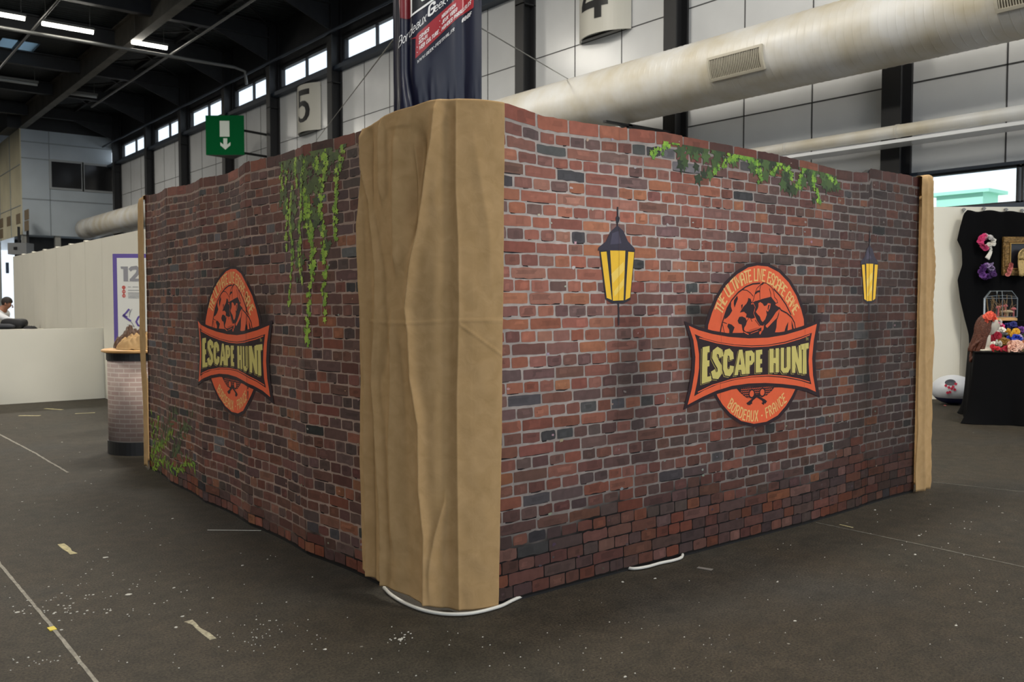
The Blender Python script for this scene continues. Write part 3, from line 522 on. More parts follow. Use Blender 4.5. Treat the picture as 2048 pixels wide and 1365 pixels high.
C_ORG = (228, 98, 60); C_BLK = (44, 28, 34); C_KHK = (206, 192, 112); C_CRM = (232, 184, 118)
def emblem(p, cu, cz):
    T = lambda pts: [(cu + a, cz + b) for a, b in pts]
    org, blk, khk, crm = ink(C_ORG), ink(C_BLK), ink(C_KHK), ink(C_CRM)
    p.shape(T(LOGO['oval_blk']), 2.6, blk)
    p.shape(T(LOGO['oval_top']), 3.2, org); p.shape(T(LOGO['oval_bot']), 3.2, org)
    for a in LOGO['arcs']: p.stroke(T(a), .0095, 3.8, blk)
    for a in LOGO['blobs']: p.shape(T(a), 3.9, blk)
    for a in LOGO['outl']: p.stroke(T(a), .0048, 4.0, blk)
    for a in LOGO['thickl']: p.stroke(T(a), .013, 4.05, blk)
    for a in LOGO['face']: p.shape(T(a), 4.3, org)
    for a in LOGO['ear']: p.shape(T(a), 4.6, blk)
    for a in LOGO['thin']: p.stroke(T(a), .0035, 4.5, org)
    for a in LOGO['skin']: p.shape(T(a), 4.1, ink((190, 78, 50)))
    p.quads([[(cu + a, cz + b) for a, b in q] for q in text_on_path('THE ULTIMATE LIVE ESCAPE GAME', LOGO['toppath'], .070, .15, .82, .13)], 4.2, crm)
    p.quads([[(cu + a, cz + b) for a, b in q] for q in text_on_path('BORDEAUX * FRANCE', LOGO['botpath'], .062, .15, .82, .14)], 4.2, crm)
    p.shape(T(LOGO['lens']), 3.8, blk)
    lens = LOGO['lens']; xs = [a for a, b in lens]; ys = [b for a, b in lens]
    for i in range(7):
        y = max(ys) - .012 - i * .0135; w = (.5 + .5 * (1 - (i / 7) ** 2)) * (max(xs) - min(xs)) / 2 * .92; c = (max(xs) + min(xs)) / 2
        n = int(w * 2 / .018)
        for k in range(n):
            x = c - w + .018 * (k + .5 * (i % 2))
            if abs(x - c) < w * sqrt(max(0, 1 - (i / 7.5) ** 2)) - .01:
                p.stroke(T([(x, y), (x + .008, y + .006), (x + .016, y)]), .003, 4.2, org)
    for k, a in enumerate(LOGO['keys']): p.stroke(T(a), .016, 4.6, blk)
    for a in LOGO['teeth']: p.shape(T(a), 4.65, blk)
    for (c, e) in LOGO['rings']:
        r = abs(e[0] - c[0]); ring = [(c[0] + r * cos(t), c[1] + r * .95 * sin(t)) for t in [2 * pi * i / 18 for i in range(18)]]
        p.shape(T(ring), 4.4, org); p.stroke(T(ring), .010, 4.7, blk, True)
    p.shape(T(LOGO['band_blk']), 4.9, blk); p.shape(T(LOGO['band']), 5.4, org); p.shape(T(LOGO['inner']), 5.9, blk)
    for a in LOGO['lines']: p.stroke(T(a), .0065, 6.3, org)
    for (dx, dy, lay, c) in ((-.0120, -.0085, 6.3, ink((176, 160, 88))), (-.0080, -.0055, 6.7, blk), (0, 0, 7.1, khk)):
        for a in LOGO['letters']: p.shape([(x + dx, y + dy) for x, y in T(a)], lay, c)
        for a in LOGO['thick']: p.stroke([(x + dx, y + dy) for x, y in extend(T(a), .004)], .040, lay, c)
    for a in LOGO['holes']: p.shape(T(a), 7.5, blk)
    g, tot = text_quads('TM', .018, .14, 1, .2); o = LOGO['tm'][0]
    for ch, qs, cx in g: p.quads([[(cu + o[0] + a, cz + o[1] + b) for a, b in q] for q in qs], 7.3, khk)

def lantern(p, cu, cz):
    T = lambda pts: [(cu + a, cz + b) for a, b in pts]
    dk = ink((46, 44, 52)); gold = ink((246, 196, 58))
    for a in LAN['stroke']: p.stroke(T(a), .011, 3.2, dk)
    p.shape(T(LAN['bulb']), 3.5, dk)
    p.shape(T(LAN['frame']), 3.4, dk); p.shape(T(LAN['roof']), 3.9, ink((58, 54, 68))); p.shape(T(LAN['roofhl']), 4.1, ink((78, 74, 92)))
    for a in LAN['panes']: p.shape(T(a), 4.2, gold)
    for a in LAN['hl']: p.shape(T(a), 4.5, ink((250, 212, 100)))

def display_wall(side):
    right = side == 'right'
    surf = surf_right if right else surf_left
    U0, U1 = (.03, 4.24) if right else (.235, 4.42)
    if right: seams = [U0, .895, 1.76, 2.63, 3.49, U1]
    else: seams = [U0, 1.02, 1.90, 2.775, 3.655, U1]
    root = thing('display_wall', ('brick-printed display wall with two yellow lanterns, right of the tan corner drape' if right else
                 'brick-printed display wall with long hanging ivy, left of the tan corner drape'), 'display wall',
                 surf((U0 + U1) / 2, 0, -20))
    tops = TOPR if right else TOPL
    topf = lambda u: interp(u, tops)
    prints = [Print(surf, a, b) for a, b in zip(seams, seams[1:])]
    if right:
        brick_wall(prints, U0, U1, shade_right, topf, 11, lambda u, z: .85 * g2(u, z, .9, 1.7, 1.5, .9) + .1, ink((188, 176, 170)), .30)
    else:
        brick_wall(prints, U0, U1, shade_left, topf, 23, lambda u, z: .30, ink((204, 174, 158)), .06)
    for k, p in enumerate(prints):
        a, b = p.u0, p.u1
        if k: # dark joint where two graphics meet
            wj = .0035 if (not right or k == 4) else .0012; p.cell([(a, .012), (a + wj, .012), (a + wj, topf(a + .001)), (a, topf(a + .001))], 8.2, ink((22, 16, 16)) if wj > .002 else ink((96, 66, 60), .7))
        p.mb.build('graphic_panel', M_PRINT, root, color=True)
    # the folding frame behind the graphics
    mb = MB(); n = 40
    us = [U0 + (U1 - U0) * i / n for i in range(n + 1)]
    vs = []
    for u in us:
        t = topf(u)
        for (lay, z) in ((-3, .0), (-3, t - .004), (-45, t - .004), (-45, .0)): vs.append(surf(u, z, lay))
    fs = []
    for i in range(n):
        for k in range(4): fs.append((i * 4 + k, i * 4 + (k + 1) % 4, i * 4 + 4 + (k + 1) % 4, i * 4 + 4 + k))
    fs += [(0, 1, 2, 3), tuple(n * 4 + k for k in (3, 2, 1, 0))]
    mb.raw(vs, fs); mb.build('frame', M_FRAME, root)
    def P():
        q = Print(surf, U0, U1); q.ZMAX = lambda u: topf(u) - .045; return q
    e = P(); emblem(e, 2.12 if right else 2.45, 1.23); e.mb.build('printed_emblem', M_ART, root, color=True)['label'] = 'orange and black oval emblem reading ESCAPE HUNT'
    dg = [(58, 74, 46), (66, 88, 50), (50, 64, 44), (74, 96, 54)]
    if right:
        for cu in (.88, 3.49):
            l = P(); lantern(l, cu, 1.8); l.mb.build('printed_lantern', M_ART, root, color=True)['label'] = 'printed black lantern with yellow panes'
        f = P(); foliage(f, IVY['Rd'], IVY['Rb'], 5, dg, [(116, 158, 56), (134, 172, 62), (96, 140, 56)], .064, .027, dens=1.25)
        f.mb.build('printed_ivy', M_ART, root, color=True)
    else:
        f = P(); foliage(f, IVY['Ld'], IVY['Lb'], 6, [(86, 98, 62), (96, 112, 64), (78, 90, 60)], [(140, 172, 66), (120, 154, 62), (156, 182, 78)], .050, .028, dens=1.1)
        f.mb.build('printed_ivy', M_ART, root, color=True)
        f = P(); foliage(f, IVY['Gd'], IVY['Gb'], 7, [(84, 96, 62), (76, 88, 58)], [(140, 168, 54), (118, 150, 54), (104, 138, 52)], .075, .055, kind=1)
        f.mb.build('printed_fern', M_ART, root, color=True)
    return root
display_wall('right'); display_wall('left')

# ------------------------------------------------------------------ tan drapes
def cloth_mat():
    m = mat('tan_cotton', lin((176, 144, 102)), 0.85, spec=.15)
    nt = m.node_tree; b = nt.nodes['Principled BSDF']
    tc = nt.nodes.new('ShaderNodeTexCoord'); w = nt.nodes.new('ShaderNodeTexNoise'); w.inputs['Scale'].default_value = 14; w.inputs['Detail'].default_value = 8
    w.inputs['Distortion'].default_value = .6
    nt.links.new(tc.outputs['Object'], w.inputs['Vector'])
    cr = nt.nodes.new('ShaderNodeValToRGB')
    cr.color_ramp.elements[0].position = .3; cr.color_ramp.elements[0].color = (*lin((169, 138, 96)), 1)
    cr.color_ramp.elements[1].position = .7; cr.color_ramp.elements[1].color = (*lin((182, 150, 108)), 1)
    nt.links.new(w.outputs['Fac'], cr.inputs[0]); nt.links.new(cr.outputs[0], b.inputs['Base Color'])
    bp = nt.nodes.new('ShaderNodeBump'); bp.inputs['Strength'].default_value = .25; bp.inputs['Distance'].default_value = .01
    nt.links.new(w.outputs['Fac'], bp.inputs['Height']); nt.links.new(bp.outputs[0], b.inputs['Normal'])
    return m
M_CLOTH = cloth_mat()
def drape(name, label, path, top, bot, folds, ns, nz, wr=.004, over=.25, inset=.10, mat_=None, cat='drape', seed=1, sm=4, extra=None, gain=1.0, edges=None):
    """cloth hanging along a plan path (points left to right, outside on the right-hand normal), folded over the top"""
    P = [Vector((a, b, 0)) for a, b in path]
    for _ in range(sm):   # Chaikin rounding
        Q = [P[0]]
        for a, b in zip(P, P[1:]): Q += [a * .75 + b * .25, a * .25 + b * .75]
        P = Q + [P[-1]]
    L = sum((b - a).length for a, b in zip(P, P[1:]))
    L0 = sum((Vector(b) - Vector(a)).length for a, b in zip(path, path[1:]))
    acc = [0]
    for a, b in zip(P, P[1:]): acc.append(acc[-1] + (b - a).length)
    def at(s):
        s = s * L / L0; i = 0
        lo, hi = 0, len(acc) - 2
        while lo < hi:
            m_ = (lo + hi + 1) // 2
            if acc[m_] <= s: lo = m_
            else: hi = m_ - 1
        i = lo; t = (s - acc[i]) / max(1e-9, acc[i + 1] - acc[i]); return P[i].lerp(P[i + 1], min(1, max(0, t)))
    vs = []; fs = []
    nt_ = int(over / .02) + 4
    cols = ns + 1
    # per-column outward normals
    N = []; B = []
    for i in range(cols):
        s = L0 * i / ns; p = at(s); a = at(max(0, s - .04)); b = at(min(L0, s + .04)); d = (b - a).normalized()
        N.append(Vector((d.y, -d.x, 0))); B.append(p)
    for j in range(nz + 1):
        for i in range(cols):
            s = L0 * i / ns
            if edges:      # side hems that are not quite upright
                lo, hi = edges(bot(s) + (top(s) - bot(s)) * j / nz); s = lo + (hi - lo) * i / ns
            z = bot(s) + (top(s) - bot(s)) * j / nz
            d = 0
            for (trk, A, w, pw) in folds:
                c = interp(z, trk); 
                amp = (A(z) if callable(A) else A) * gain
                x = abs(s - c) / w
                if x < 4: d += amp * exp(-x ** pw)
            d += wr * noise.noise(Vector((s * 5, z * 2.2, seed))) + wr * .45 * noise.noise(Vector((s * 16, z * 9, seed + 7)))
            if extra: d += extra(s, z)
            fade = smooth01((top(s) - z) / .05)
            if edges:
                b0 = at(s); dd_ = (at(min(L0, s + .04)) - at(max(0, s - .04))).normalized(); n0 = Vector((dd_.y, -dd_.x, 0))
            else: b0, n0 = B[i], N[i]
            p = b0 + n0 * (d * (.35 + .65 * fade)); vs.append((p.x, p.y, z))
    ROWS = nz + 1
    for k in range(1, nt_ + 1):   # over the top edge and a little way down inside
        for i in range(cols):
            s = L0 * i / ns; t = k / nt_; base = Vector(vs[nz * cols + i])
            if edges: lo, hi = edges(top(s)); s = lo + (hi - lo) * i / ns
            if t < .3: q = base - N[i] * inset * (t / .3); z = top(s) + .012 * sin(pi * t / .3)
            else: q = base - N[i] * inset; z = top(s) - (t - .3) / .7 * over
            vs.append((q.x, q.y, z))
    R = ROWS + nt_
    for j in range(R - 1):
        for i in range(ns): fs.append((j * cols + i, j * cols + i + 1, (j + 1) * cols + i + 1, (j + 1) * cols + i))
    mb = MB(); mb.raw(vs, fs)
    o = mb.build(name, mat_ or M_CLOTH, smooth=True, loc=(B[ns // 2].x, B[ns // 2].y, 0))
    so = o.modifiers.new('thickness', 'SOLIDIFY'); so.thickness = .003; so.offset = -1
    return tag(o, label, cat)

PATHC = [(2.34, 4.44), (2.285, 4.30), (2.27, 4.1), (2.28, 3.9), (2.31, 3.72), (2.38, 3.57), (2.48, 3.46), (2.59, 3.40), (2.70, 3.375)]
TOPC = [(0, 2.36), (.39, 2.364), (.415, 2.376), (.46, 2.389), (.53, 2.401), (.572, 2.41), (.595, 2.42), (.678, 2.432), (.798, 2.442), (.874, 2.458), (.938, 2.459), (1.13, 2.459), (1.26, 2.454)]
BOTC = [(0, .11), (.355, .107), (.47, .08), (.58, .067), (.69, .052), (.848, .026), (.93, .010), (1.078, .008), (1.23, .02)]
EDGE_L = [(.1, .370), (.73, .356), (1.41, .356), (2.03, .386), (2.36, .410)]; EDGE_R = [(.02, 1.222), (.78, 1.238), (1.51, 1.247), (2.45, 1.255)]
def rng(a, b, v, f=.15): return lambda z: v * smooth01((z - a) / f) * smooth01((b - z) / f)
FOLDS = [
 ([(0, .853), (.36, .857), (.58, .832), (.91, .8275), (1.13, .7845), (1.3536, .775), (1.47, .76), (1.71, .795), (1.86, .832), (2.14, .8745), (2.28, .9017), (2.45, .922)], .026, .020, 1.15),
 ([(0, .566), (.32, .577), (.66, .554), (.89, .536), (1.11, .50), (1.35, .54), (1.47, .551), (1.68, .546), (1.84, .512), (2.0, .4766), (2.19, .42), (2.38, .42)], .024, .014, 1.3),
 ([(0, .44), (1.1, .43), (1.35, .4152), (1.47, .409), (1.76, .3825), (2.09, .3717), (2.37, .39)], .020, .016, 1.4),
 ([(1.9, .582), (2.04, .5817), (2.23, .575), (2.4, .573)], rng(1.95, 2.5, .020), .012, 1.4),
 ([(0, 1.0246), (.48, 1.02), (1.03, 1.016), (1.47, 1.0287), (1.79, 1.0256), (2.05, 1.013), (2.43, 1.0157)], .010, .018, 1.0),
 ([(0, .955), (.4, .96), (1.4, .97), (2.45, .97)], -.016, .040, 2),
 ([(1.9, .8146), (2.06, .8016), (2.21, .798)], rng(1.88, 2.32, .018, .1), .014, 1.3),
 ([(1.5, .683), (1.83, .683), (2.07, .685), (2.28, .687)], rng(1.6, 2.4, .020), .022, 1.5),
 ([(1.4, .76), (1.9, .77), (2.3, .84)], rng(1.75, 2.40, -.040, .2), .045, 2),
 ([(.3, .65), (.78, .634), (1.01, .644), (1.29, .647)], rng(.2, 1.5, .016, .2), .018, 1.4),
 ([(0, .74), (1.3, .70)], rng(-.2, 1.4, -.012, .3), .05, 2),
 ([(.19, .882), (.36, .907), (.53, .953)], rng(0, .65, .014), .02, 1.4),
 ([(1.59, 1.177), (1.82, 1.177), (2.05, 1.138), (2.315, 1.10)], rng(1.5, 2.4, .007, .3), .03, 1.6),
 ([(0, .47), (2.4, .47)], -.010, .03, 2),
]
def creases(s, z):
    d = 0
    zc = 1.405 + .008 * sin(s * 7)
    if s > .45: d += .0035 * exp(-((z - zc) / .006) ** 2)
    l = (s - 1.03) * -.72 + 1.395                     # slanting crease on the right-hand face
    if 1.03 < s < 1.24: d += .004 * exp(-((z - l) / .005) ** 2)
    if .55 < s < .95: d += .006 * noise.noise(Vector((s * 13, z * 7, 4))) * g2(s, z, .74, 1.75, .14, .3)
    d += .005 * noise.noise(Vector((s * 8, z * 10, 9))) * smooth01((.5 - z) / .4)
    if .60 < s < .80: d += .006 * sin(pi * (s - .60) / .2) * smooth01((z - 2.345) / .01) * smooth01((2.43 - z) / .03)
    return d
drape('corner_drape', 'wide tan sheet hanging in folds over the corner between the two printed brick walls',
      PATHC, lambda s: interp(s, TOPC), lambda s: interp(s, BOTC), FOLDS, 230, 300, wr=.008, extra=creases, gain=1.35,
      edges=lambda z: (interp(z, EDGE_L), interp(z, EDGE_R)))
drape('end_drape', 'narrow tan cloth strip covering the far end of the left brick wall beside the counter',
      [(2.56, 8.80), (2.50, 8.62), (2.47, 8.45), (2.425, 8.25)], lambda s: 2.462 - .02 * smooth01(s / .5), lambda s: .012 + .0 * s,
      [([(0, .2), (2.4, .22)], .02, .03, 1.4), ([(0, .42), (2.4, .38)], .02, .02, 1.4)], 50, 100, seed=3, over=.15, inset=.06,
      extra=lambda s, z: -.13 * smooth01((.3 - s) / .3) * smooth01((1.2 - z) / 1.2))
drape('end_drape', 'narrow tan cloth strip covering the right end of the right brick wall',
      [(6.81, 3.42), (6.93, 3.41), (7.05, 3.44), (7.12, 3.52), (7.15, 3.66)], lambda s: 2.470 + .016 * smooth01(s / .12) - .03 * smooth01((s - .25) / .2), lambda s: .012,
      [([(0, .10), (1.5, .06), (2.4, .05)], .02, .018, 1.2), ([(0, .2), (.6, .24), (1.4, .26), (2.4, .12)], .028, .018, 1.2), ([(0, .33), (2.4, .3)], .012, .03, 1.5)],
      60, 110, seed=5, over=.15, inset=.06, extra=lambda s, z: -.05 * smooth01((s - .2) / .2) * smooth01((.6 - z) / .6) + .012 * noise.noise(Vector((s * 9, z * 3, 2))), gain=1.0)

# white cable along the foot of the walls
mb = MB()
cab = []
for (x, y) in ((768, 1176), (782, 1190), (810, 1207), (850, 1222), (895, 1229), (945, 1227), (998, 1214), (1026, 1201)):
    p = at_z(x, y, .012); cab.append(p)
cab += [Vector((2.95, 3.47, .012)), Vector((3.25, 3.50, .012)), Vector((3.55, 3.47, .012))]
for (x, y) in ((1268, 1138), (1295, 1134), (1320, 1127), (1348, 1121), (1364, 1114)): cab.append(at_z(x, y, .012))
cab.append(Vector((4.12, 3.5, .012)))
def catmull(P, n=6):
    P = [Vector(p) for p in P]; Q = [P[0]] + P + [P[-1]]; out = []
    for i in range(1, len(Q) - 2):
        for k in range(n):
            t = k / n; a, b, c, d = Q[i - 1], Q[i], Q[i + 1], Q[i + 2]
            out.append(.5 * ((2 * b) + (c - a) * t + (2 * a - 5 * b + 4 * c - d) * t * t + (3 * b - a - 3 * c + d) * t ** 3))
    return out + [P[-1]]
mb.tube(catmull(cab), .009, 8)
tag(mb.build('power_cable', mat('white_pvc', lin((206, 204, 198)), .4), smooth=True, loc=(2.5, 3.45, 0)), 'white cable on the floor along the foot of the corner drape and right wall', 'cable')
# ------------------------------------------------------------------ floor
XW, YE = 15.0, 57.0                    # hall wall plane, front of the far office block
def floor_mat():
    m = bpy.data.materials.new('asphalt'); m.use_nodes = True; nt = m.node_tree; b = nt.nodes['Principled BSDF']
    tc = nt.nodes.new('ShaderNodeTexCoord')
    def noise_(sc, det, rough=.6):
        n = nt.nodes.new('ShaderNodeTexNoise'); n.inputs['Scale'].default_value = sc; n.inputs['Detail'].default_value = det
        n.inputs['Roughness'].default_value = rough
        nt.links.new(tc.outputs['Object'], n.inputs['Vector']); return n
    big = noise_(.55, 4); mid = noise_(9, 6); fine = noise_(85, 4, .85); grit = noise_(240, 2, .7)
    def ramp(src, stops):
        r = nt.nodes.new('ShaderNodeValToRGB'); e = r.color_ramp.elements
        e[0].position, e[0].color = stops[0][0], (*stops[0][1], 1); e[1].position, e[1].color = stops[-1][0], (*stops[-1][1], 1)
        for p, c in stops[1:-1]:
            k = e.new(p); k.color = (*c, 1)
        nt.links.new(src, r.inputs[0]); return r
    base = ramp(big.outputs['Fac'], [(.3, lin((45, 42, 35))), (.5, lin((50, 44, 35))), (.7, lin((48, 46, 42)))])
    def mixc(mode, fac, a, bb):
        x = nt.nodes.new('ShaderNodeMix'); x.data_type = 'RGBA'; x.blend_type = mode
        if isinstance(fac, (int, float)): x.inputs[0].default_value = fac
        else: nt.links.new(fac, x.inputs[0])
        nt.links.new(a, x.inputs[6])
        if isinstance(bb, tuple): x.inputs[7].default_value = (*bb, 1)
        else: nt.links.new(bb, x.inputs[7])
        return x.outputs[2]
    f1 = ramp(fine.outputs['Fac'], [(.36, (.15, .15, .15)), (.60, (1.75, 1.75, 1.75))])
    f2 = ramp(mid.outputs['Fac'], [(.3, (.66, .68, .66)), (.7, (1.32, 1.30, 1.28))])
    c = mixc('MULTIPLY', 1.0, base.outputs[0], f1.outputs[0]); c = mixc('MULTIPLY', 1.0, c, f2.outputs[0])
    g = nt.nodes.new('ShaderNodeMapRange'); g.inputs['From Min'].default_value = .67; g.inputs['From Max'].default_value = .75
    nt.links.new(grit.outputs['Fac'], g.inputs['Value'])
    c = mixc('MIX', g.outputs[0], c, lin((120, 116, 104)))
    v = nt.nodes.new('ShaderNodeTexVoronoi'); v.inputs['Scale'].default_value = 5.5; nt.links.new(tc.outputs['Object'], v.inputs['Vector'])
    lt = nt.nodes.new('ShaderNodeMapRange'); lt.inputs['From Min'].default_value = .055; lt.inputs['From Max'].default_value = .03
    nt.links.new(v.outputs['Distance'], lt.inputs['Value'])
    ms = noise_(1.3, 3); mr = nt.nodes.new('ShaderNodeMapRange'); mr.inputs['From Min'].default_value = .52; mr.inputs['From Max'].default_value = .62
    nt.links.new(ms.outputs['Fac'], mr.inputs['Value'])
    mu = nt.nodes.new('ShaderNodeMath'); mu.operation = 'MULTIPLY'; nt.links.new(lt.outputs[0], mu.inputs[0]); nt.links.new(mr.outputs[0], mu.inputs[1])
    c = mixc('MIX', mu.outputs[0], c, lin((190, 188, 178)))
    nt.links.new(c, b.inputs['Base Color'])
    b.inputs['Roughness'].default_value = .72; b.inputs['Specular IOR Level'].default_value = .32
    bp = nt.nodes.new('ShaderNodeBump'); bp.inputs['Strength'].default_value = .5; bp.inputs['Distance'].default_value = .004
    nt.links.new(fine.outputs['Fac'], bp.inputs['Height']); nt.links.new(bp.outputs[0], b.inputs['Normal'])
    return m
mb = MB(); mb.box((-30, -12, -.2), (XW + .3, 78, 0)); struct(mb, 'floor', floor_mat(), 'dark speckled asphalt floor of the hall')

def strip(pts, w, z=.003, jit=0, seed=0):
    rnd = random.Random(seed); mb = MB(); P = [Vector((p.x, p.y)) for p in pts]; Q = []
    for a, b in zip(P, P[1:]):
        n = max(1, int((b - a).length / .06)) if jit else 1
        for i in range(n): Q.append(a.lerp(b, i / n))
    Q.append(P[-1]); up = []; dn = []
    for i, q in enumerate(Q):
        d = (Q[min(i + 1, len(Q) - 1)] - Q[max(i - 1, 0)]).normalized(); n = Vector((-d.y, d.x))
        up.append(q + n * (w / 2 + rnd.uniform(-jit, jit))); dn.append(q - n * (w / 2 + rnd.uniform(-jit, jit)))
    for i in range(len(Q) - 1):
        a, b, c, d = dn[i], dn[i + 1], up[i + 1], up[i]
        mb.raw([(a.x, a.y, 0), (b.x, b.y, 0), (c.x, c.y, 0), (d.x, d.y, 0), (a.x, a.y, z), (b.x, b.y, z), (c.x, c.y, z), (d.x, d.y, z)],
               [(0, 3, 2, 1), (4, 5, 6, 7), (0, 1, 5, 4), (1, 2, 6, 5), (2, 3, 7, 6), (3, 0, 4, 7)])
    return mb
M_JOINT = mat('joint_filler', lin((124, 120, 110)), .7, noise_scale=30, noise_amt=.35)
M_JOINT2 = mat('joint_filler_dark', lin((96, 94, 86)), .7, noise_scale=30, noise_amt=.4)
struct(strip([at_z(-60, 1042), at_z(0, 1130), at_z(100, 1250), at_z(220, 1400)], .016, .002, .002, 1), 'trim_1', M_JOINT, 'pale straight joint line across the asphalt at lower left')
struct(strip([at_z(-30, 852), at_z(0, 870), at_z(70, 907), at_z(136, 946)], .02, .002, .004, 2), 'trim_2', M_JOINT, 'thin pale joint line in the floor towards the white partition')
struct(strip([at_z(1632, 1046), at_z(1830, 1088), at_z(2060, 1138)], .012, .002, .003, 3), 'trim_3', M_JOINT2, 'thin pale line in the asphalt at the right')
struct(strip([at_z(1866, 965), at_z(1960, 975), at_z(2060, 986)], .012, .002, .003, 4), 'trim_4', M_JOINT2, 'faint line in the asphalt beyond the right end of the booth')
M_TAPE = mat('old_yellow_tape', lin((168, 158, 116)), .6, noise_scale=40, noise_amt=.35)
M_WHITE_T = mat('white_tape', lin((205, 205, 198)), .5)
tag(strip([at_z(122, 1089), at_z(147, 1109)], .032, .002, .007, 5).build('tape_scrap', M_TAPE), 'short yellowish tape scrap on the floor left of the booth, the farther of two', 'tape', 'old tape scraps on the floor')
tag(strip([at_z(377, 1243), at_z(400, 1258), at_z(428, 1279)], .026, .002, .011, 6).build('tape_scrap', mat('worn_tape', lin((150, 144, 122)), .7, noise_scale=60, noise_amt=.5)), 'worn pale tape scrap on the floor in the foreground left of the drape', 'tape', 'old tape scraps on the floor')
tag(strip([at_z(415, 1061), at_z(522, 1062)], .007, .002).build('white_strip', M_WHITE_T), 'thin straight white strip lying on the floor at the foot of the left brick wall', 'strip')
tag(strip([at_z(1395, 1136), at_z(1424, 1141)], .035, .002, .005, 7).build('tape_scrap', mat('grey_tape', lin((120, 116, 112)), .6)), 'small grey tape scrap on the floor in front of the right brick wall', 'tape')
tag(strip([at_z(1680, 1050), at_z(1706, 1056)], .014, .002, .003, 8).build('tape_scrap', M_TAPE), 'tiny pale tape scrap near the foot of the right brick wall', 'tape')
tag(strip([at_z(101, 1256), at_z(107, 1262)], .03, .004).build('tape_scrap', mat('bright_yellow_tape', lin((196, 176, 40)), .5)), 'tiny bright yellow mark on the pale floor joint at lower left', 'tape')
tag(strip([at_z(90, 818), at_z(125, 820)], .05, .002, .005, 10).build('tape_scrap', M_TAPE), 'faded tape scrap on the floor before the low white partition', 'tape')
tag(strip([at_z(38, 832), at_z(80, 832)], .05, .002, .012, 11).build('tape_scrap', M_TAPE), 'long faded tape scrap on the floor nearest the low white partition', 'tape')
tag(strip([at_z(150, 828), at_z(190, 826)], .04, .002, .009, 12).build('tape_scrap', M_TAPE), 'faded tape scrap on the floor beside the counter', 'tape')
# crumbs of plaster scattered over the asphalt: nobody could count them
rnd = random.Random(4); mb = MB()
def fleck(p, s):
    n = 6; an = rnd.random() * 6
    ring = [(p.x + s * rnd.uniform(.5, 1.2) * cos(an + 2 * pi * i / n), p.y + s * rnd.uniform(.4, .8) * sin(an + 2 * pi * i / n), .0) for i in range(n)]
    top = [(a * .8 + p.x * .2, b * .8 + p.y * .2, .003) for a, b, c in ring]
    mb.raw(ring + top, [tuple(range(n))[::-1], tuple(range(n, 2 * n))] + [(i, (i + 1) % n, n + (i + 1) % n, n + i) for i in range(n)])
for (x, y, s) in ((345, 1038, .014), (257, 1190, .018), (485, 1132, .010), (425, 1197, .008), (352, 1256, .011), (122, 1261, .009), (34, 1226, .014), (347, 1177, .009),
                  (210, 1116, .022), (365, 1234, .010), (650, 1300, .010), (1555, 1165, .008), (1245, 1165, .012), (1310, 1158, .010), (1590, 1243, .010), (1830, 1110, .012),
                  (1838, 1072, .012), (1750, 1021, .012), (790, 1278, .008), (800, 1280, .014), (808, 1276, .009), (1912, 1252, .010), (1250, 1355, .008), (1180, 1150, .010)):
    fleck(at_z(x, y), s)
for (x, y, sx, sy, n, s) in ((130, 1205, 45, 22, 42, .0045), (140, 1224, 60, 4, 18, .006), (800, 1280, 14, 6, 16, .004), (540, 1270, 50, 22, 40, .003), (100, 1325, 60, 8, 22, .0035),
                             (330, 1190, 60, 20, 14, .004), (700, 1310, 260, 40, 60, .003), (1500, 1220, 380, 70, 110, .003), (300, 1120, 220, 70, 70, .0035), (1900, 1060, 110, 60, 50, .005), (100, 950, 90, 60, 40, .006)):
    for _ in range(n):
        y_ = rnd.gauss(y, sy)
        x_ = rnd.gauss(x, sx)
        if y_ > 700: 
            p = at_z(x_, y_)
            if p.x < 2.2 or p.y < 3.3 or p.x > 7.4: fleck(p, s * rnd.uniform(.5, 1.5))
tag(mb.build('plaster_crumbs', mat('plaster_crumbs', lin((186, 184, 176)), .8)), 'white plaster crumbs scattered over the dark floor', 'debris', kind='stuff')

# ------------------------------------------------------------------ hall wall
M_DARK = mat('dark_steel', lin((44, 45, 48)), .55, noise_scale=3, noise_amt=.2)
M_COL = mat('column_paint', lin((38, 38, 40)), .5)
M_BLUE = mat('blue_steel', lin((52, 62, 76)), .5)
def panel_mat(name, col, rough=.18):
    m = mat(name, col, rough, noise_scale=.8, noise_amt=.06, bump=.07, bump_scale=1.6, spec=.35); return m
M_PAN = panel_mat('white_wall_panel', lin((222, 224, 226)), .22)
M_SEAM = mat('panel_seam', lin((70, 70, 72)), .6)
ZW0, ZW1, ZS0, ZS1, ZC = 3.06, 3.66, 9.58, 9.86, 12.4        # lower windows, sill beam, ceiling
COLS = [2.55, 7.72, 12.66, 17.7, 22.9, 28.07, 33.2, 37.9, 43.5, 48.9, 55.0]
mb = MB()
mb.box((XW, -12, ZW1), (XW + .2, 58, ZS0)); mb.box((XW, -12, 0), (XW + .2, 58, ZW0))
# piers between the low windows
for y in (COLS[0], COLS[1]): mb.box((XW, y - .2, ZW0), (XW + .2, y + .5, ZW1))
mb.box((XW, 9.6, ZW0), (XW + .2, 58, ZW1))
struct(mb, 'wall_right', M_PAN, 'long white panelled hall wall')
mb = MB()
mb.box((XW - .01, -12, 10.62), (XW + .25, 58, ZC))
for y in COLS: mb.box((XW - .005, y - .1, ZS1), (XW + .2, y + .75, 10.66))
struct(mb, 'wall_top', M_DARK, 'dark band of the hall wall above the high windows')
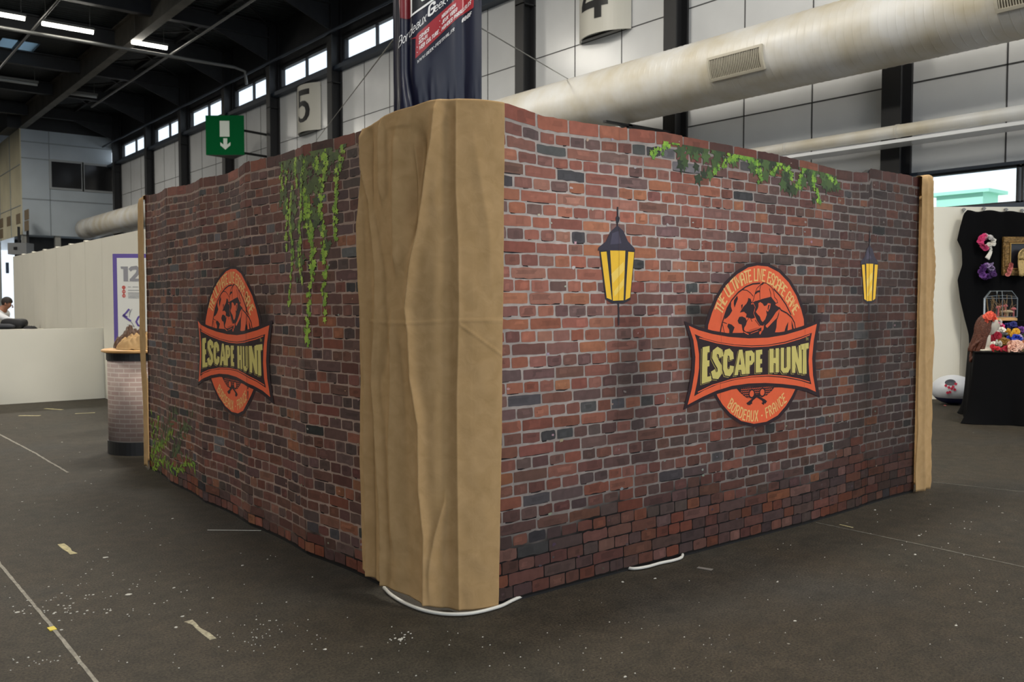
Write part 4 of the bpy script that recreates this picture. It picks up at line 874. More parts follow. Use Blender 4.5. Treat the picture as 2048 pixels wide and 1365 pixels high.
# joints between the wall panels
mb = MB()
for z in (5.25, 7.75): mb.box((XW - .008, -12, z - .012), (XW - .001, 58, z + .012))
for a, b in zip([-2.6] + COLS, COLS):
    for t in (1 / 3 + .02, 2 / 3):
        y = a + (b - a) * t + .2; mb.box((XW - .008, y - .012, ZW1), (XW - .001, y + .012, ZS0))
struct(mb, 'trim_5', M_SEAM, 'dark joints between the white wall panels')
mb = MB(); mb.box((XW - .30, -12, ZS0 - .06), (XW + .02, 57, ZS1 - .20)); mb.box((XW - .02, -12, ZS1 - .22), (XW + .02, 57, ZS1)); mb.tube([(XW - .5, -12, 10.75), (XW - .5, 57, 10.75)], .05, 8)
mb.box((XW - .06, -12, ZW0 - .14), (XW + .02, 12.6, ZW0)); mb.box((XW - .06, -12, ZW1), (XW + .02, 12.6, ZW1 + .05))
struct(mb, 'trim_6', M_BLUE, 'dark steel sill rails below the windows')
for i, y in enumerate(COLS[1:]):
    mb = MB()   # H-section column: two flanges and a web
    mb.box((XW - .42, y, 0), (XW - .38, y + .34, ZC)); mb.box((XW - .06, y, 0), (XW - .0, y + .34, ZC)); mb.box((XW - .40, y + .155, 0), (XW - .04, y + .185, ZC))
    mb.box((XW - .42, y - .0, ZS0 - .5), (XW, y + .34, ZS0 - .47))
    o = struct(mb, 'column_%d' % (i + 1), M_COL, 'black steel hall column')
M_GLASS = mat('window_glass', (.96, .98, 1), .02, trans=1.0)
M_GLASS.node_tree.nodes['Principled BSDF'].inputs['IOR'].default_value = 1.02
wn = 0
def window(y0, y1, z0, z1, muls):
    global wn; wn += 1
    root = bpy.data.objects.new('window_%d' % wn, None); COL.objects.link(root); root.location = (XW + .1, (y0 + y1) / 2, z0)
    root['kind'] = 'structure'; root['label'] = 'strip window in the long hall wall'
    mb = MB(); f = .035
    mb.box((XW + .02, y0, z0), (XW + .14, y0 + f, z1)); mb.box((XW + .02, y1 - f, z0), (XW + .14, y1, z1))
    mb.box((XW + .02, y0, z0), (XW + .14, y1, z0 + f)); mb.box((XW + .02, y0, z1 - f), (XW + .14, y1, z1))
    for t in muls:
        y = y0 + (y1 - y0) * t; mb.box((XW + .02, y - f / 2, z0), (XW + .14, y + f / 2, z1))
    mb.build('window_frame', M_DARK, root)
    mb = MB(); mb.box((XW + .07, y0 + f, z0 + f), (XW + .08, y1 - f, z1 - f)); mb.build('pane', M_GLASS, root)
for a, b in zip(COLS, COLS[1:]):
    if a > 15: window(a + .75, b - .1, ZS1, 10.62, (.5,))
window(-4.5, COLS[0] - .2, ZW0, ZW1, (.5,)); YM = at_x(2041, 375, XW).y; window(COLS[0] + .5, YM, ZW0, ZW1, ()); window(YM + .04, COLS[1] - .2, ZW0, ZW1, ()); window(COLS[1] + .5, 9.6, ZW0, ZW1, ())
# outside: pale building with a green ground-floor band beyond the low windows
mb = MB(); mb.box((30, -10, 0), (31, 60, 5.6)); o = mb.build('neighbour_building', mat('pale_render', lin((250, 252, 252)), .8)); tag(o, 'pale building seen outside through the low strip window at right', 'building')
mb = MB(); ka, kb = at_x(1966, 390, 27).y, at_x(1873, 390, 27).y; mb.box((27, ka, 0), (28, kb, 4.70)); mb.box((26.9, ka - .2, 4.70), (28.2, kb + .2, 4.80)); o = mb.build('green_kiosk', mat('green_paint', lin((172, 236, 208)), .7)); tag(o, 'green building outside the low strip window at right', 'building')
mb = MB(); mb.box((XW + .3, -12, -.2), (60, 60, -.05)); struct(mb, 'ground_outside', mat('outside_ground', lin((150, 150, 145)), .9))

# ------------------------------------------------------------------ ceiling
M_CEIL = bpy.data.materials.new('dark_corrugated_deck'); M_CEIL.use_nodes = True
nt = M_CEIL.node_tree; b = nt.nodes['Principled BSDF']; b.inputs['Base Color'].default_value = (*lin((40, 46, 50)), 1); b.inputs['Roughness'].default_value = .55
tc = nt.nodes.new('ShaderNodeTexCoord'); w = nt.nodes.new('ShaderNodeTexWave'); w.bands_direction = 'Y'; w.inputs['Scale'].default_value = 1.2
bp = nt.nodes.new('ShaderNodeBump'); bp.inputs['Strength'].default_value = .8; bp.inputs['Distance'].default_value = .05
nt.links.new(tc.outputs['Object'], w.inputs['Vector']); nt.links.new(w.outputs['Fac'], bp.inputs['Height']); nt.links.new(bp.outputs[0], b.inputs['Normal'])
sx0, sx1, sy0, sy1 = 6.95, 8.35, 42.2, 44.9
mb = MB()
mb.box((-30, -12, ZC), (XW + .3, sy0, ZC + .3)); mb.box((-30, sy1, ZC), (XW + .3, 78, ZC + .3)); mb.box((-30, sy0, ZC), (sx0, sy1, ZC + .3)); mb.box((sx1, sy0, ZC), (XW + .3, sy1, ZC + .3))
struct(mb, 'ceiling', M_CEIL, 'dark corrugated roof deck')
mb = MB(); mb.box((sx0, sy0, ZC + .1), (sx1, sy1, ZC + .13))
mt = mat('skylight_plastic', lin((150, 175, 190)), .5, trans=.9); struct(mb, 'skylight_1', mt, 'bluish skylight in the dark roof')
M_BEAM = mat('beam_paint', lin((96, 92, 84)), .5, noise_scale=1.5, noise_amt=.3)
mb = MB()
bx = 10.1
mb.box((bx - .04, -12, 11.32), (bx + .30, 57, 11.37)); mb.box((bx - .04, -12, 12.3), (bx + .30, 57, 12.36)); mb.box((bx + .11, -12, 11.34), (bx + .15, 57, 12.34))
struct(mb, 'beam_1', M_BEAM, 'long grey roof beam running down the hall')
k = 1
for y in COLS[1:]:
    mb = MB(); mb.box((-30, y + .02, 11.75), (XW - .38, y + .32, 11.80)); mb.box((-30, y + .02, 12.3), (XW - .38, y + .32, 12.36)); mb.box((-30, y + .15, 11.78), (XW - .38, y + .19, 12.34))
    # haunch at the column
    mb.raw([(XW - .40, y + .15, 11.78), (XW - 2.6, y + .15, 11.78), (XW - .40, y + .15, 10.9), (XW - .40, y + .19, 11.78), (XW - 2.6, y + .19, 11.78), (XW - .40, y + .19, 10.9)],
           [(0, 1, 2), (3, 5, 4), (0, 3, 4, 1), (1, 4, 5, 2), (2, 5, 3, 0)])
    k += 1; struct(mb, 'beam_%d' % k, M_DARK, 'dark steel rafter across the hall')
mb = MB()
for (ya, yb) in zip(COLS[2:-1:1], COLS[3:]):
    for x in (12.5, 7.5, 5, 2.5, 0, -3): mb.box((x, ya + .3, 12.2), (x + .1, yb, 12.38))
    mb.tube([(bx + .3, ya + .3, 12.2), (XW - .4, yb, 12.2)], .035, 6); mb.tube([(bx + .3, yb, 12.2), (XW - .4, ya + .3, 12.2)], .035, 6)
struct(mb, 'trim_7', M_DARK, 'purlins and wind bracing under the dark roof')

M_PIPE = mat('galvanised_pipe', lin((140, 140, 138)), .45, metal=.3)
def pipe(pts, r, label, name='sprinkler_pipe', n=8, m=None):
    mb = MB(); mb.tube(pts, r, n); P = Vector(pts[0]); o = mb.build(name, m or M_PIPE, smooth=True, loc=P); return tag(o, label, 'pipe')
ZP = 10.95
p0, p1 = at_z(-40, 38, ZP), at_z(434, 137, ZP)
yy = (p0.y + p1.y) / 2
pipe([(p0.x - 6, yy, ZP), (XW - 1.0, yy, ZP), (XW - .55, yy, ZP - .1), (XW - .5, yy, ZP - .6)], .065, 'main grey sprinkler pipe crossing under the dark roof and bending down at the wall')
for (a, b, t) in (((125, 0), (-10, 140), 'thin sprinkler branch pipe crossing the upper left corner'), ((520, 0), (176, 213), 'long thin sprinkler branch pipe running down the hall at upper left')):
    q0, q1 = at_z(*a, ZP + .12), at_z(*b, ZP + .12); xx = (q0.x + q1.x) / 2
    pipe([(xx, q0.y - 8, ZP + .12), (xx, q1.y, ZP + .12)], .045, t)
M_TUBE = mat('fluorescent_tube', (1, 1, 1), .4, emit=(1.0, .95, .84), emit_str=14)
M_TUBE_OFF = mat('unlit_tube', lin((170, 172, 170)), .4)
M_FIX = mat('lamp_housing', lin((120, 120, 116)), .5)
lf = 0
for (a, b, on, lab) in (((-62, 16), (52, 36), 1, 'leftmost lit fluorescent light under the roof, cut by the frame'), ((83, 43), (187, 65), 1, 'longest lit fluorescent light under the roof, left of the grey beam'),
                   ((264, 80), (333, 97), 1, 'short lit fluorescent light right of the grey beam'), ((-30, 153), (76, 169), 0, 'unlit ceiling light nearest the left edge of the picture'), ((134, 184), (194, 194), 0, 'small unlit ceiling light below the grey beam')):
    z = 11.3 if on else 11.6
    q0, q1 = at_z(*a, z), at_z(*b, z); y = (q0.y + q1.y) / 2
    root = thing('ceiling_light', lab, 'ceiling light', ((q0.x + q1.x) / 2, y, z), 'fluorescent ceiling lights')
    mb = MB(); mb.box((q0.x, y - .08, z + .03), (q1.x, y + .08, z + .12))
    for x in (q0.x + .15, q1.x - .15): mb.tube([(x, y, z + .1), (x, y, ZC)], .012, 5)
    mb.build('housing', M_FIX, root)
    mb = MB(); mb.tube([(q0.x + .04, y, z - .03), (q1.x - .04, y, z - .03)], .07, 10); mb.build('tube', M_TUBE if on else M_TUBE_OFF, root, smooth=True)

# ------------------------------------------------------------------ ventilation duct with grilles, small duct
def duct_mat():
    m = mat('galvanised_duct', lin((200, 198, 190)), .42, metal=.0, spec=.5)
    nt = m.node_tree; b = nt.nodes['Principled BSDF']; tc = nt.nodes.new('ShaderNodeTexCoord')
    n = nt.nodes.new('ShaderNodeTexNoise'); n.inputs['Scale'].default_value = 1.2; n.inputs['Detail'].default_value = 6; nt.links.new(tc.outputs['Object'], n.inputs['Vector'])
    cr = nt.nodes.new('ShaderNodeValToRGB'); cr.color_ramp.elements[0].position = .35; cr.color_ramp.elements[0].color = (*lin((222, 222, 220)), 1)
    cr.color_ramp.elements[1].position = .72; cr.color_ramp.elements[1].color = (*lin((198, 188, 164)), 1)
    nt.links.new(n.outputs['Fac'], cr.inputs[0]); nt.links.new(cr.outputs[0], b.inputs['Base Color'])
    return m
M_DUCT = duct_mat()
DX, DZ, DR = 13.4, 5.78, .60
root = thing('ventilation_duct', 'huge round pale spiral ventilation duct running along the white hall wall', 'duct', (DX, 20, DZ))
# spiral-seamed tube: a profile with a small raised seam every 14 cm near the camera
mb = MB(); n = 48; ys = []; y = 1.0
while y < 56.2:
    st = .14 if y < 26 else .5
    ys += [(y, 0), (y + .006, 0), (y + st - .020, 0), (y + st - .014, 0), (y + st - .007, .005)]; y += st
vs = [(DX + (DR + e) * cos(2 * pi * k / n), y, DZ + (DR + e) * sin(2 * pi * k / n)) for (y, e) in ys for k in range(n)]
fs = [(i * n + k, (i + 1) * n + k, (i + 1) * n + (k + 1) % n, i * n + (k + 1) % n) for i in range(len(ys) - 1) for k in range(n)]
mb.raw(vs, fs); mb.build('duct_shell', M_DUCT, root, smooth=True)
M_GRB = mat('grille_dark', lin((74, 66, 54)), .7); M_GRF = mat('grille_frame', lin((186, 180, 164)), .45)
def grille(y0, y1, a0, a1):
    def P(y, a, r): return (DX + (DR + r) * cos(a), y, DZ + (DR + r) * sin(a))
    def patch(mb, ya, yb, aa, ab, r0, r1, na=6):
        for i in range(na):
            t0, t1 = aa + (ab - aa) * i / na, aa + (ab - aa) * (i + 1) / na
            v = [P(ya, t0, r0), P(yb, t0, r0), P(yb, t1, r0), P(ya, t1, r0), P(ya, t0, r1), P(yb, t0, r1), P(yb, t1, r1), P(ya, t1, r1)]
            mb.raw(v, [(0, 3, 2, 1), (4, 5, 6, 7), (0, 1, 5, 4), (1, 2, 6, 5), (2, 3, 7, 6), (3, 0, 4, 7)])
    g = MB(); patch(g, y0, y1, a0, a1, 0, .018); gg = g.build('grille', M_GRB, root)
    g = MB(); f = .045; fa = f / DR
    for (ya, yb, aa, ab) in ((y0 - f, y0, a0 - fa, a1 + fa), (y1, y1 + f, a0 - fa, a1 + fa), (y0, y1, a0 - fa, a0), (y0, y1, a1, a1 + fa)): patch(g, ya, yb, aa, ab, 0, .045)
    g.build('grille_frame', M_GRF, gg).location = (0, 0, 0)
    g = MB(); m_ = 30
    for i in range(m_):
        y = y0 + (y1 - y0) * (i + .5) / m_; patch(g, y - (y1 - y0) / m_ * .2, y + (y1 - y0) / m_ * .2, a0, a1, .018, .035, 4)
    g.build('grille_blades', M_GRF, gg).location = (0, 0, 0)
def hit_duct(x, y):
    r = ray(x, y); a = r.x ** 2 + r.z ** 2; ox, oz = -DX, EYE - DZ; bq = 2 * (ox * r.x + oz * r.z); cq = ox * ox + oz * oz - DR * DR
    t = (-bq - sqrt(bq * bq - 4 * a * cq)) / (2 * a); p = EYEP + r * t; return p.y, atan2(p.z - DZ, p.x - DX) % (2 * pi)
ya, aa = hit_duct(1421, 136); yb, ab = hit_duct(1523, 118)
grille(min(ya, yb), max(ya, yb), (aa + ab) / 2 - .26, (aa + ab) / 2 + .26)
yc, ac = hit_duct(2003, 35)
grille(yc - (abs(ya - yb)), yc, (aa + ab) / 2 - .26, (aa + ab) / 2 + .26)
for y in COLS[3:]:
    mb = MB(); mb.box((DX - .1, y + .1, DZ - DR - .12), (XW - .4, y + .2, DZ - DR - .05)); mb.build('bracket', M_COL, root)
mb = MB(); mb.box((DX - .1, COLS[2] + .1, DZ - DR - .12), (XW - .4, COLS[2] + .2, DZ - DR - .05))
mb.box((DX - .75, COLS[2] + .1, DZ - DR - .10), (DX, COLS[2] + .2, DZ - DR - .06))
mb.raw([(DX - .5, COLS[2] + .1, DZ - DR - .06), (XW - .4, COLS[2] + .1, DZ - DR - .55), (XW - .4, COLS[2] + .1, DZ - DR - .40), (DX - .5, COLS[2] + .18, DZ - DR - .06), (XW - .4, COLS[2] + .18, DZ - DR - .55), (XW - .4, COLS[2] + .18, DZ - DR - .40)],
       [(0, 1, 2), (3, 5, 4), (0, 3, 4, 1), (1, 4, 5, 2), (2, 5, 3, 0)])
mb.build('bracket', M_COL, root)
root = thing('small_duct', 'slim pale pipe with a flat white rail, along the wall under the big duct', 'pipe', (14.3, 8, 4.27))
mb = MB(); mb.tube([(14.15, 1, 4.30), (14.15, 16, 4.30)], .105, 20)
for y in (3.3, 5.4, 7.5, 9.6, 11.7): mb.tube([(14.15, y, 4.30), (14.15, y + .05, 4.30)], .113, 20)
mb.build('pipe', M_DUCT, root, smooth=True)
mb = MB(); mb.box((14.05, 1, 4.10), (14.5, 16, 4.155)); mb.build('rail', M_PAN, root)

# ------------------------------------------------------------------ numbered half-round signs
M_SIGN = mat('sign_white', lin((212, 210, 200)), .45); M_BLACK = mat('sign_black', lin((26, 26, 28)), .5)
D4 = [[(.60,1.0),(.80,1.0),(.80,.36),(.98,.36),(.98,.22),(.80,.22),(.80,0),(.58,0),(.58,.22),(.02,.22),(.02,.34)], [(.58,.36),(.58,.74),(.24,.36)]]
D5 = [[(.12,1),(.90,1),(.90,.83),(.27,.83),(.27,.64),(.45,.66),(.66,.64),(.84,.54),(.92,.36),(.88,.18),(.74,.05),(.52,0),(.28,.01),(.08,.09),(.08,.24),(.30,.13),(.48,.12),(.62,.2),(.68,.33),(.62,.45),(.46,.51),(.28,.49),(.12,.46)]]
def number_sign(yc, digit, z0, z1, lab, wd=1.7, sag=.42, dx=0):
    """half-round sign on the hall wall; yc is the middle of its chord"""
    root = thing('number_sign', lab, 'sign', (XW, yc, z0), 'numbered signs on the hall wall')
    R = (sag ** 2 + (wd / 2) ** 2) / (2 * sag); A = asin(wd / 2 / R)
    def S(t, z, e=0): return (XW - .03 + (R - sag) - (R + e) * cos(t), yc - (R + e) * sin(t), z)   # t grows to the right as one faces it
    mb = MB(); n = 24
    for i in range(n):
        a, b = -A + 2 * A * i / n, -A + 2 * A * (i + 1) / n
        mb.poly([S(a, z0), S(b, z0), S(b, z1), S(a, z1)]); mb.poly([S(a, z0, -.03), S(a, z1, -.03), S(b, z1, -.03), S(b, z0, -.03)])
        mb.poly([S(a, z0), S(a, z0, -.03), S(b, z0, -.03), S(b, z0)]); mb.poly([S(a, z1), S(b, z1), S(b, z1, -.03), S(a, z1, -.03)])
    mb.build('shell', M_SIGN, root, smooth=False)
    for a, b in ((z0 + .1, z0 + .14), (z1 - .14, z1 - .1)):
        mb = MB(); mb.box((XW - .03, yc - wd / 2 + .02, a), (XW - .01, yc + wd / 2 - .02, b))
        mb.tube([(XW - sag + .05, yc, (a + b) / 2), (XW, yc, (a + b) / 2)], .02, 6); mb.build('bracket', M_COL, root)
    p = Print(lambda u, z, l: S((u) / R, z, .004 * l + .004), -2, 2)
    hd, wdg = 1.18, .92; zc = z0 + .33
    shp = D4 if digit == '4' else D5
    pts = [[(dx - wdg / 2 + a * wdg, zc + b * hd) for a, b in s] for s in shp]
    p.shape(pts[0], 1, (1, 1, 1)); o = p.mb.build('digit', M_BLACK, root)
    if len(pts) > 1: h = Print(p.surf, -2, 2); h.shape(pts[1], 2, (1, 1, 1)); h.mb.build('digit_hollow', M_SIGN, o).location = (0, 0, 0)
def wall_y(px): return at_x(px, 605, XW).y
number_sign((wall_y(1163) + wall_y(1258)) / 2, '4', 7.72, 9.45, 'white half-round sign with a black 4 on the hall wall, right of the hanging banner')
number_sign((wall_y(603) + wall_y(647)) / 2, '5', 7.75, 9.45, 'white half-round sign with a black 5 on the hall wall, left of the hanging banner', wd=1.8, sag=.34, dx=.14)

# ------------------------------------------------------------------ emergency exit sign: a three-sided green box on a column
root = thing('exit_sign', 'green three-sided exit sign with a white doorway and arrow pointing down', 'exit sign', at_d(450, 300, 34))
D = 34; a = at_d(412, 312, D); b_ = at_d(489, 310, D); zt = at_d(450, 231, D).z; zb = at_d(450, 310, D).z
back = (a + b_) / 2 + FW * 1.0
M_GRN = mat('exit_green', lin((4, 92, 48)), .8, spec=.08); M_EXW = mat('exit_white', lin((214, 224, 214)), .5)
mb = MB(); A3 = [Vector((p.x, p.y, 0)) for p in (a, b_, back)]
mb.raw([(p.x, p.y, z) for z in (zb, zt) for p in A3], [(0, 1, 4, 3), (1, 2, 5, 4), (2, 0, 3, 5), (3, 4, 5)]); mb.build('box', M_GRN, root)
mb = MB(); i3 = [p.lerp((A3[0] + A3[1] + A3[2]) / 3, .02) for p in A3]; mb.raw([(p.x, p.y, z) for z in (zb - .01, zb + .02) for p in i3], [(2, 1, 0), (3, 4, 5), (0, 1, 4, 3), (1, 2, 5, 4), (2, 0, 3, 5)]); mb.build('underside', M_BLACK, root)
mb = MB(); nrm = -FW; W = (A3[1] - A3[0])
def ex(u, v, e=.012): q = A3[0] + W * u + nrm * e; return (q.x, q.y, zb + (zt - zb) * v)
def slab(mb, pts, e0=.0, e1=.02):
    n = len(pts); mb.raw([ex(u, v, e0) for u, v in pts] + [ex(u, v, e1) for u, v in pts], [tuple(range(n, 2 * n))] + [(i, (i + 1) % n, n + (i + 1) % n, n + i) for i in range(n)])
slab(mb, [(.37, .46), (.62, .46), (.62, .86), (.37, .86)]); slab(mb, [(.46, .42), (.46, .26), (.38, .32), (.38, .24), (.51, .13), (.64, .24), (.64, .32), (.56, .26), (.56, .42)])
mb.build('pictogram', M_EXW, root)
for z in (zt - .3, zb + .3): mb = MB(); mb.tube([(back.x, back.y, z), (XW, back.y + .4, z)], .05, 6); mb.build('bracket', M_COL, root)

# ------------------------------------------------------------------ office block at the far end
M_OFF = mat('office_cladding', lin((196, 206, 214)), .3, noise_scale=.5, noise_amt=.1); M_OFFB = mat('office_cladding_beige', lin((214, 206, 176)), .5, noise_scale=.6, noise_amt=.12)
ox = 10.1; oz0, oz1 = 5.35, 11.32
root = thing('office_block', 'raised white office block with two dark windows at the far end of the hall', 'office block', (12.5, YE + 2, oz0))
mb = MB(); mb.box((ox + .06, YE, oz0), (XW, 75, oz1)); mb.build('cladding', M_OFF, root)
mb = MB(); mb.box((ox, YE - .0, oz0), (ox + .06, 75, oz1)); mb.build('beige_side', M_OFFB, root)['label'] = 'beige long side of the office block'
mb = MB()
def ofp(px, py): return at_y(px, py, YE)
for py in (293, 325, 404):
    z = ofp(150, py).z; mb.box((ox + .06, YE - .03, z - .03), (XW, YE, z + .03))
for px in (98,): x = ofp(px, 300).x; mb.box((x - .02, YE - .03, oz0), (x + .02, YE, oz1))
for z in (7.0, 9.3): mb.box((ox - .03, YE, z - .02), (ox, 75, z + .02))
for y in (60, 63.5, 67, 71): mb.box((ox - .03, y - .03, oz0), (ox, y + .03, oz1))
mb.build('cladding_joint', mat('joint_grey', lin((150, 158, 164)), .5), root)
for (a, b) in (((102, 323), (163, 379)), ((168, 330), (228, 384))):
    p, q = ofp(*a), ofp(*b)
    mb = MB(); f = .12
    for bb in (((p.x - f, p.z), (q.x + f, p.z + f)), ((p.x - f, q.z - f), (q.x + f, q.z)), ((p.x - f, q.z), (p.x, p.z)), ((q.x, q.z), (q.x + f, p.z))): mb.box((bb[0][0], YE - .08, bb[0][1]), (bb[1][0], YE - .0, bb[1][1]))
    w = mb.build('window_frame', mat('office_frame', lin((170, 174, 176)), .5), root)
    mb = MB(); mb.box((p.x, YE - .03, q.z), (q.x, YE - .01, p.z)); mb.build('pane', mat('dark_glass', lin((44, 44, 46)), .15), w).location = (0, 0, 0)
for (px, py) in ((18, 443), (37, 438), (54, 430), (54, 452), (3, 447), (3, 468)):
    c = at_x(px, py, ox); mb = MB(); mb.box((ox - .03, c.y - .55, c.z - .28), (ox - .001, c.y + .55, c.z + .28)); mb.build('vent_opening', mat('vent_dark', lin((120, 104, 80)), .7), root)
M_PST = mat('post_grey', lin((170, 170, 164)), .5)
for (x, y) in ((10.3, YE + .3), (12.0, YE + .3), (14.6, YE + .3), (10.3, 66), (12, 66)): mb = MB(); mb.box((x - .15, y - .15, 0), (x + .15, y + .15, oz0)); mb.build('post', M_PST, root)
mb = MB(); mb.box((10.6, 62, 0), (XW, 62.2, oz0)); mb.box((10.6, YE + 2, 4.6), (XW, YE + 2.4, oz0)); struct(mb, 'wall_back', M_DARK, 'dark wall under the office block')
mb = MB(); mb.box((9.5, YE, oz1), (XW, 60, ZC)); struct(mb, 'wall_far', M_DARK, 'dark wall above the office block')
# far end wall left of it, with a tall glazed doorway
yf = 75.0; dtop = 4.2
mb = MB(); mb.box((-30, yf, dtop), (ox + 1, yf + .3, ZC)); mb.box((-30, yf, 0), (-6, yf + .3, dtop)); mb.box((6, yf, 0), (ox + 1, yf + .3, dtop)); struct(mb, 'wall_end', mat('end_wall', lin((168, 172, 170)), .6), 'grey end wall of the hall')
mb = MB(); mb.box((-6, yf + .1, 0), (6, yf + .14, dtop)); 
struct(mb, 'door_1', mat('door_glazing', lin((138, 152, 188)), .6, trans=.8), 'tall pale glazed doorway at the far end')
mb = MB(); z = at_y(15, 547, yf).z; mb.box((-6, yf - .05, z - .12), (6, yf + .1, z + .12)); mb.box((at_y(15, 547, yf).x - .1, yf - .05, z), (at_y(15, 547, yf).x + .1, yf + .1, z + .8)); struct(mb, 'trim_8', M_BLUE, 'crossbar of the glazed doorway')
mb = MB(); mb.box((-30, -12, 0), (-29.7, 78, ZC)); struct(mb, 'wall_left', mat('left_wall', lin((120, 118, 112)), .6), 'opposite hall wall')
# grey cabinet hung under the office
q0, q1 = at_d(15, 486, 50), at_d(53, 509, 50)
root = thing('heater_cabinet', 'grey metal cabinet with a small black dot hanging below the office block', 'cabinet', q0)
mb = MB(); M = Matrix(((RT.x, FW.x, 0, q0.x), (RT.y, FW.y, 0, q0.y), (0, 0, 1, 0), (0, 0, 0, 1)))
mb.box((0, 0, q1.z), ((q1 - q0).dot(RT), .8, q0.z), M=M); mb.build('body', mat('cabinet_grey', lin((140, 142, 144)), .5), root)
mb = MB(); c = at_d(31, 497, 50); mb.box(((c - q0).dot(RT) - .1, -.03, c.z - .08), ((c - q0).dot(RT) + .1, .0, c.z + .08), M=M); mb.build('knob', M_BLACK, root)
mb = MB(); mb.box((.4, .3, q0.z), (.5, .4, oz0 + .4), M=M); mb.box((.9, .3, q0.z), (1.0, .4, oz0 + .4), M=M); mb.build('hanger', M_COL, root)
# ------------------------------------------------------------------ white partitions and poster at the left
M_PART = mat('partition_white', lin((232, 228, 214)), .6, noise_scale=1.2, noise_amt=.03)
g0, g1 = at_z(0, 809), at_z(222, 797)
ylow = (g0.y + g1.y) / 2
mb = MB(); mb.box((-6, ylow, 0), (at_y(228, 700, ylow).x, ylow + .06, at_y(110, 658, ylow).z)); 
tag(mb.build('low_partition', M_PART, loc=(0, ylow, 0)), 'low white partition wall standing on the floor at the left', 'partition')
XP = 3.73
zt = at_x(277, 461, XP).z; yfar = at_x(26, 520, XP).y
n = 7; ys = [ylow - .0 + (yfar - ylow) * i / n for i in range(n + 1)]
mb = MB()
for a, b in zip(ys, ys[1:]): mb.box((XP, a + .004, 0), (XP + .05, b - .004, zt))
mb.box((XP, 11.6, 0), (XP + .05, ylow - .004, zt))
for a in ys[1:-1]: mb.box((XP - .01, a - .04, zt), (XP + .06, a + .04, zt + .02))
tag(mb.build('tall_partition', M_PART, loc=(XP, ylow, 0)), 'tall white partition wall receding behind the low one at the left', 'partition')

M_POST = mat('poster_white', lin((232, 230, 222)), .4); M_PUR = mat('poster_purple', lin((106, 88, 160)), .45); M_GRY = mat('poster_grey', lin((150, 148, 152)), .5)
M_REDP = mat('poster_red', lin((214, 96, 84)), .5)
dp = 10.8; q0 = at_d(225, 508, dp); zpt = q0.z
root = thing('poster_stand', 'white poster with a purple border and a grey number 12, half hidden by the drape', 'poster', (q0.x, q0.y, 0))
PM = Matrix(((RT.x, FW.x, 0, q0.x), (RT.y, FW.y, 0, q0.y), (0, 0, 1, 0), (0, 0, 0, 1)))
K = dp / FPX     # metres per photograph pixel at the poster
def pl(cx, cy): return ((200 + cx / 5.69 - 225) * K, zpt - (480 + cy / 5.69 - 508) * K)
mb = MB(); W = .72; mb.box((0, 0, .02), (W, .03, zpt), M=PM); mb.build('panel', M_PUR, root)
mb = MB(); mb.box((.052, -.004, .08), (W - .05, 0, zpt - .05), M=PM); mb.build('sheet', M_POST, root)
def flat(mb, pts, e):
    P = [PM @ Vector((a, -e, z)) for a, z in pts]; mb.poly(P[::-1])
def flats(name, strokes, w, m, e=.006):
    mb = MB()
    for s in strokes:
        for q in ribbon(s, w): flat(mb, q, e)
    return mb.build(name, m, root)
mb = MB(); 
for pts in ([(232, 303), (316, 303), (316, 470), (265, 470), (265, 330), (240, 330)],): flat(mb, [pl(*p) for p in pts], .006)
for q in ribbon([pl(335, 345), pl(360, 322), pl(410, 315), pl(438, 340), pl(420, 385), pl(355, 455)], .042): flat(mb, q, .006)
flat(mb, [pl(335, 440), pl(460, 440), pl(460, 470), pl(335, 470)], .0065); mb.build('numeral', M_GRY, root)
flats('red_emblem', [[pl(265 + 16 * cos(t), c + 16 * sin(t)) for t in [2 * pi * i / 10 for i in range(11)]] for c in (540, 588, 635)] + [[pl(250, 540), pl(285, 540)], [pl(265, 520), pl(265, 655)]], .010, M_REDP)
flats('small_print', [[pl(312, y), pl(470, y)] for y in (600, 615, 630, 645, 660)] + [[pl(312, 572), pl(440, 572)], [pl(312, 535), pl(345, 535)], [pl(365, 535), pl(430, 535)]], .006, M_GRY)
flats('purple_drawing', [[pl(322, 785), pl(290, 825), pl(255, 862), pl(290, 890), pl(340, 922)], [pl(265, 862), pl(300, 880)], [pl(250, 850), pl(272, 858)]], .022, M_PUR)
flats('purple_drawing', [[pl(470, 850), pl(425, 880), pl(400, 930), pl(420, 970), pl(470, 990)]], .022, M_PUR)
flats('grey_drawing', [[pl(355, 785), pl(330, 830), pl(320, 880)], [pl(335, 790), pl(324, 856)]], .008, M_GRY)
flats('grey_drawing', [[pl(300, 965), pl(380, 985)], [pl(340, 925), pl(375, 985)]], .008, M_GRY)
mb = MB(); mb.box((.1, -.12, 0), (W - .1, .15, .02), M=PM); mb.build('foot', M_COL, root)

# ------------------------------------------------------------------ round counter with a heap of cloth
cx, cy = 2.72, 9.33
root = thing('reception_counter', 'round counter with wooden top, pale brick-printed skin and black base beside the left end drape', 'counter', (cx, cy, 0))
m = mat('counter_skin', lin((178, 158, 148)), .6)
nt = m.node_tree; b = nt.nodes['Principled BSDF']; br = nt.nodes.new('ShaderNodeTexBrick'); tc = nt.nodes.new('ShaderNodeTexCoord')
sp = nt.nodes.new('ShaderNodeSeparateXYZ'); cb = nt.nodes.new('ShaderNodeCombineXYZ'); ad = nt.nodes.new('ShaderNodeMath'); ad.operation = 'SUBTRACT'
nt.links.new(tc.outputs['Object'], sp.inputs[0]); nt.links.new(sp.outputs[0], ad.inputs[0]); nt.links.new(sp.outputs[1], ad.inputs[1]); nt.links.new(ad.outputs[0], cb.inputs[0]); nt.links.new(sp.outputs[2], cb.inputs[1])
nt.links.new(cb.outputs[0], br.inputs['Vector']); br.inputs['Scale'].default_value = 1.0
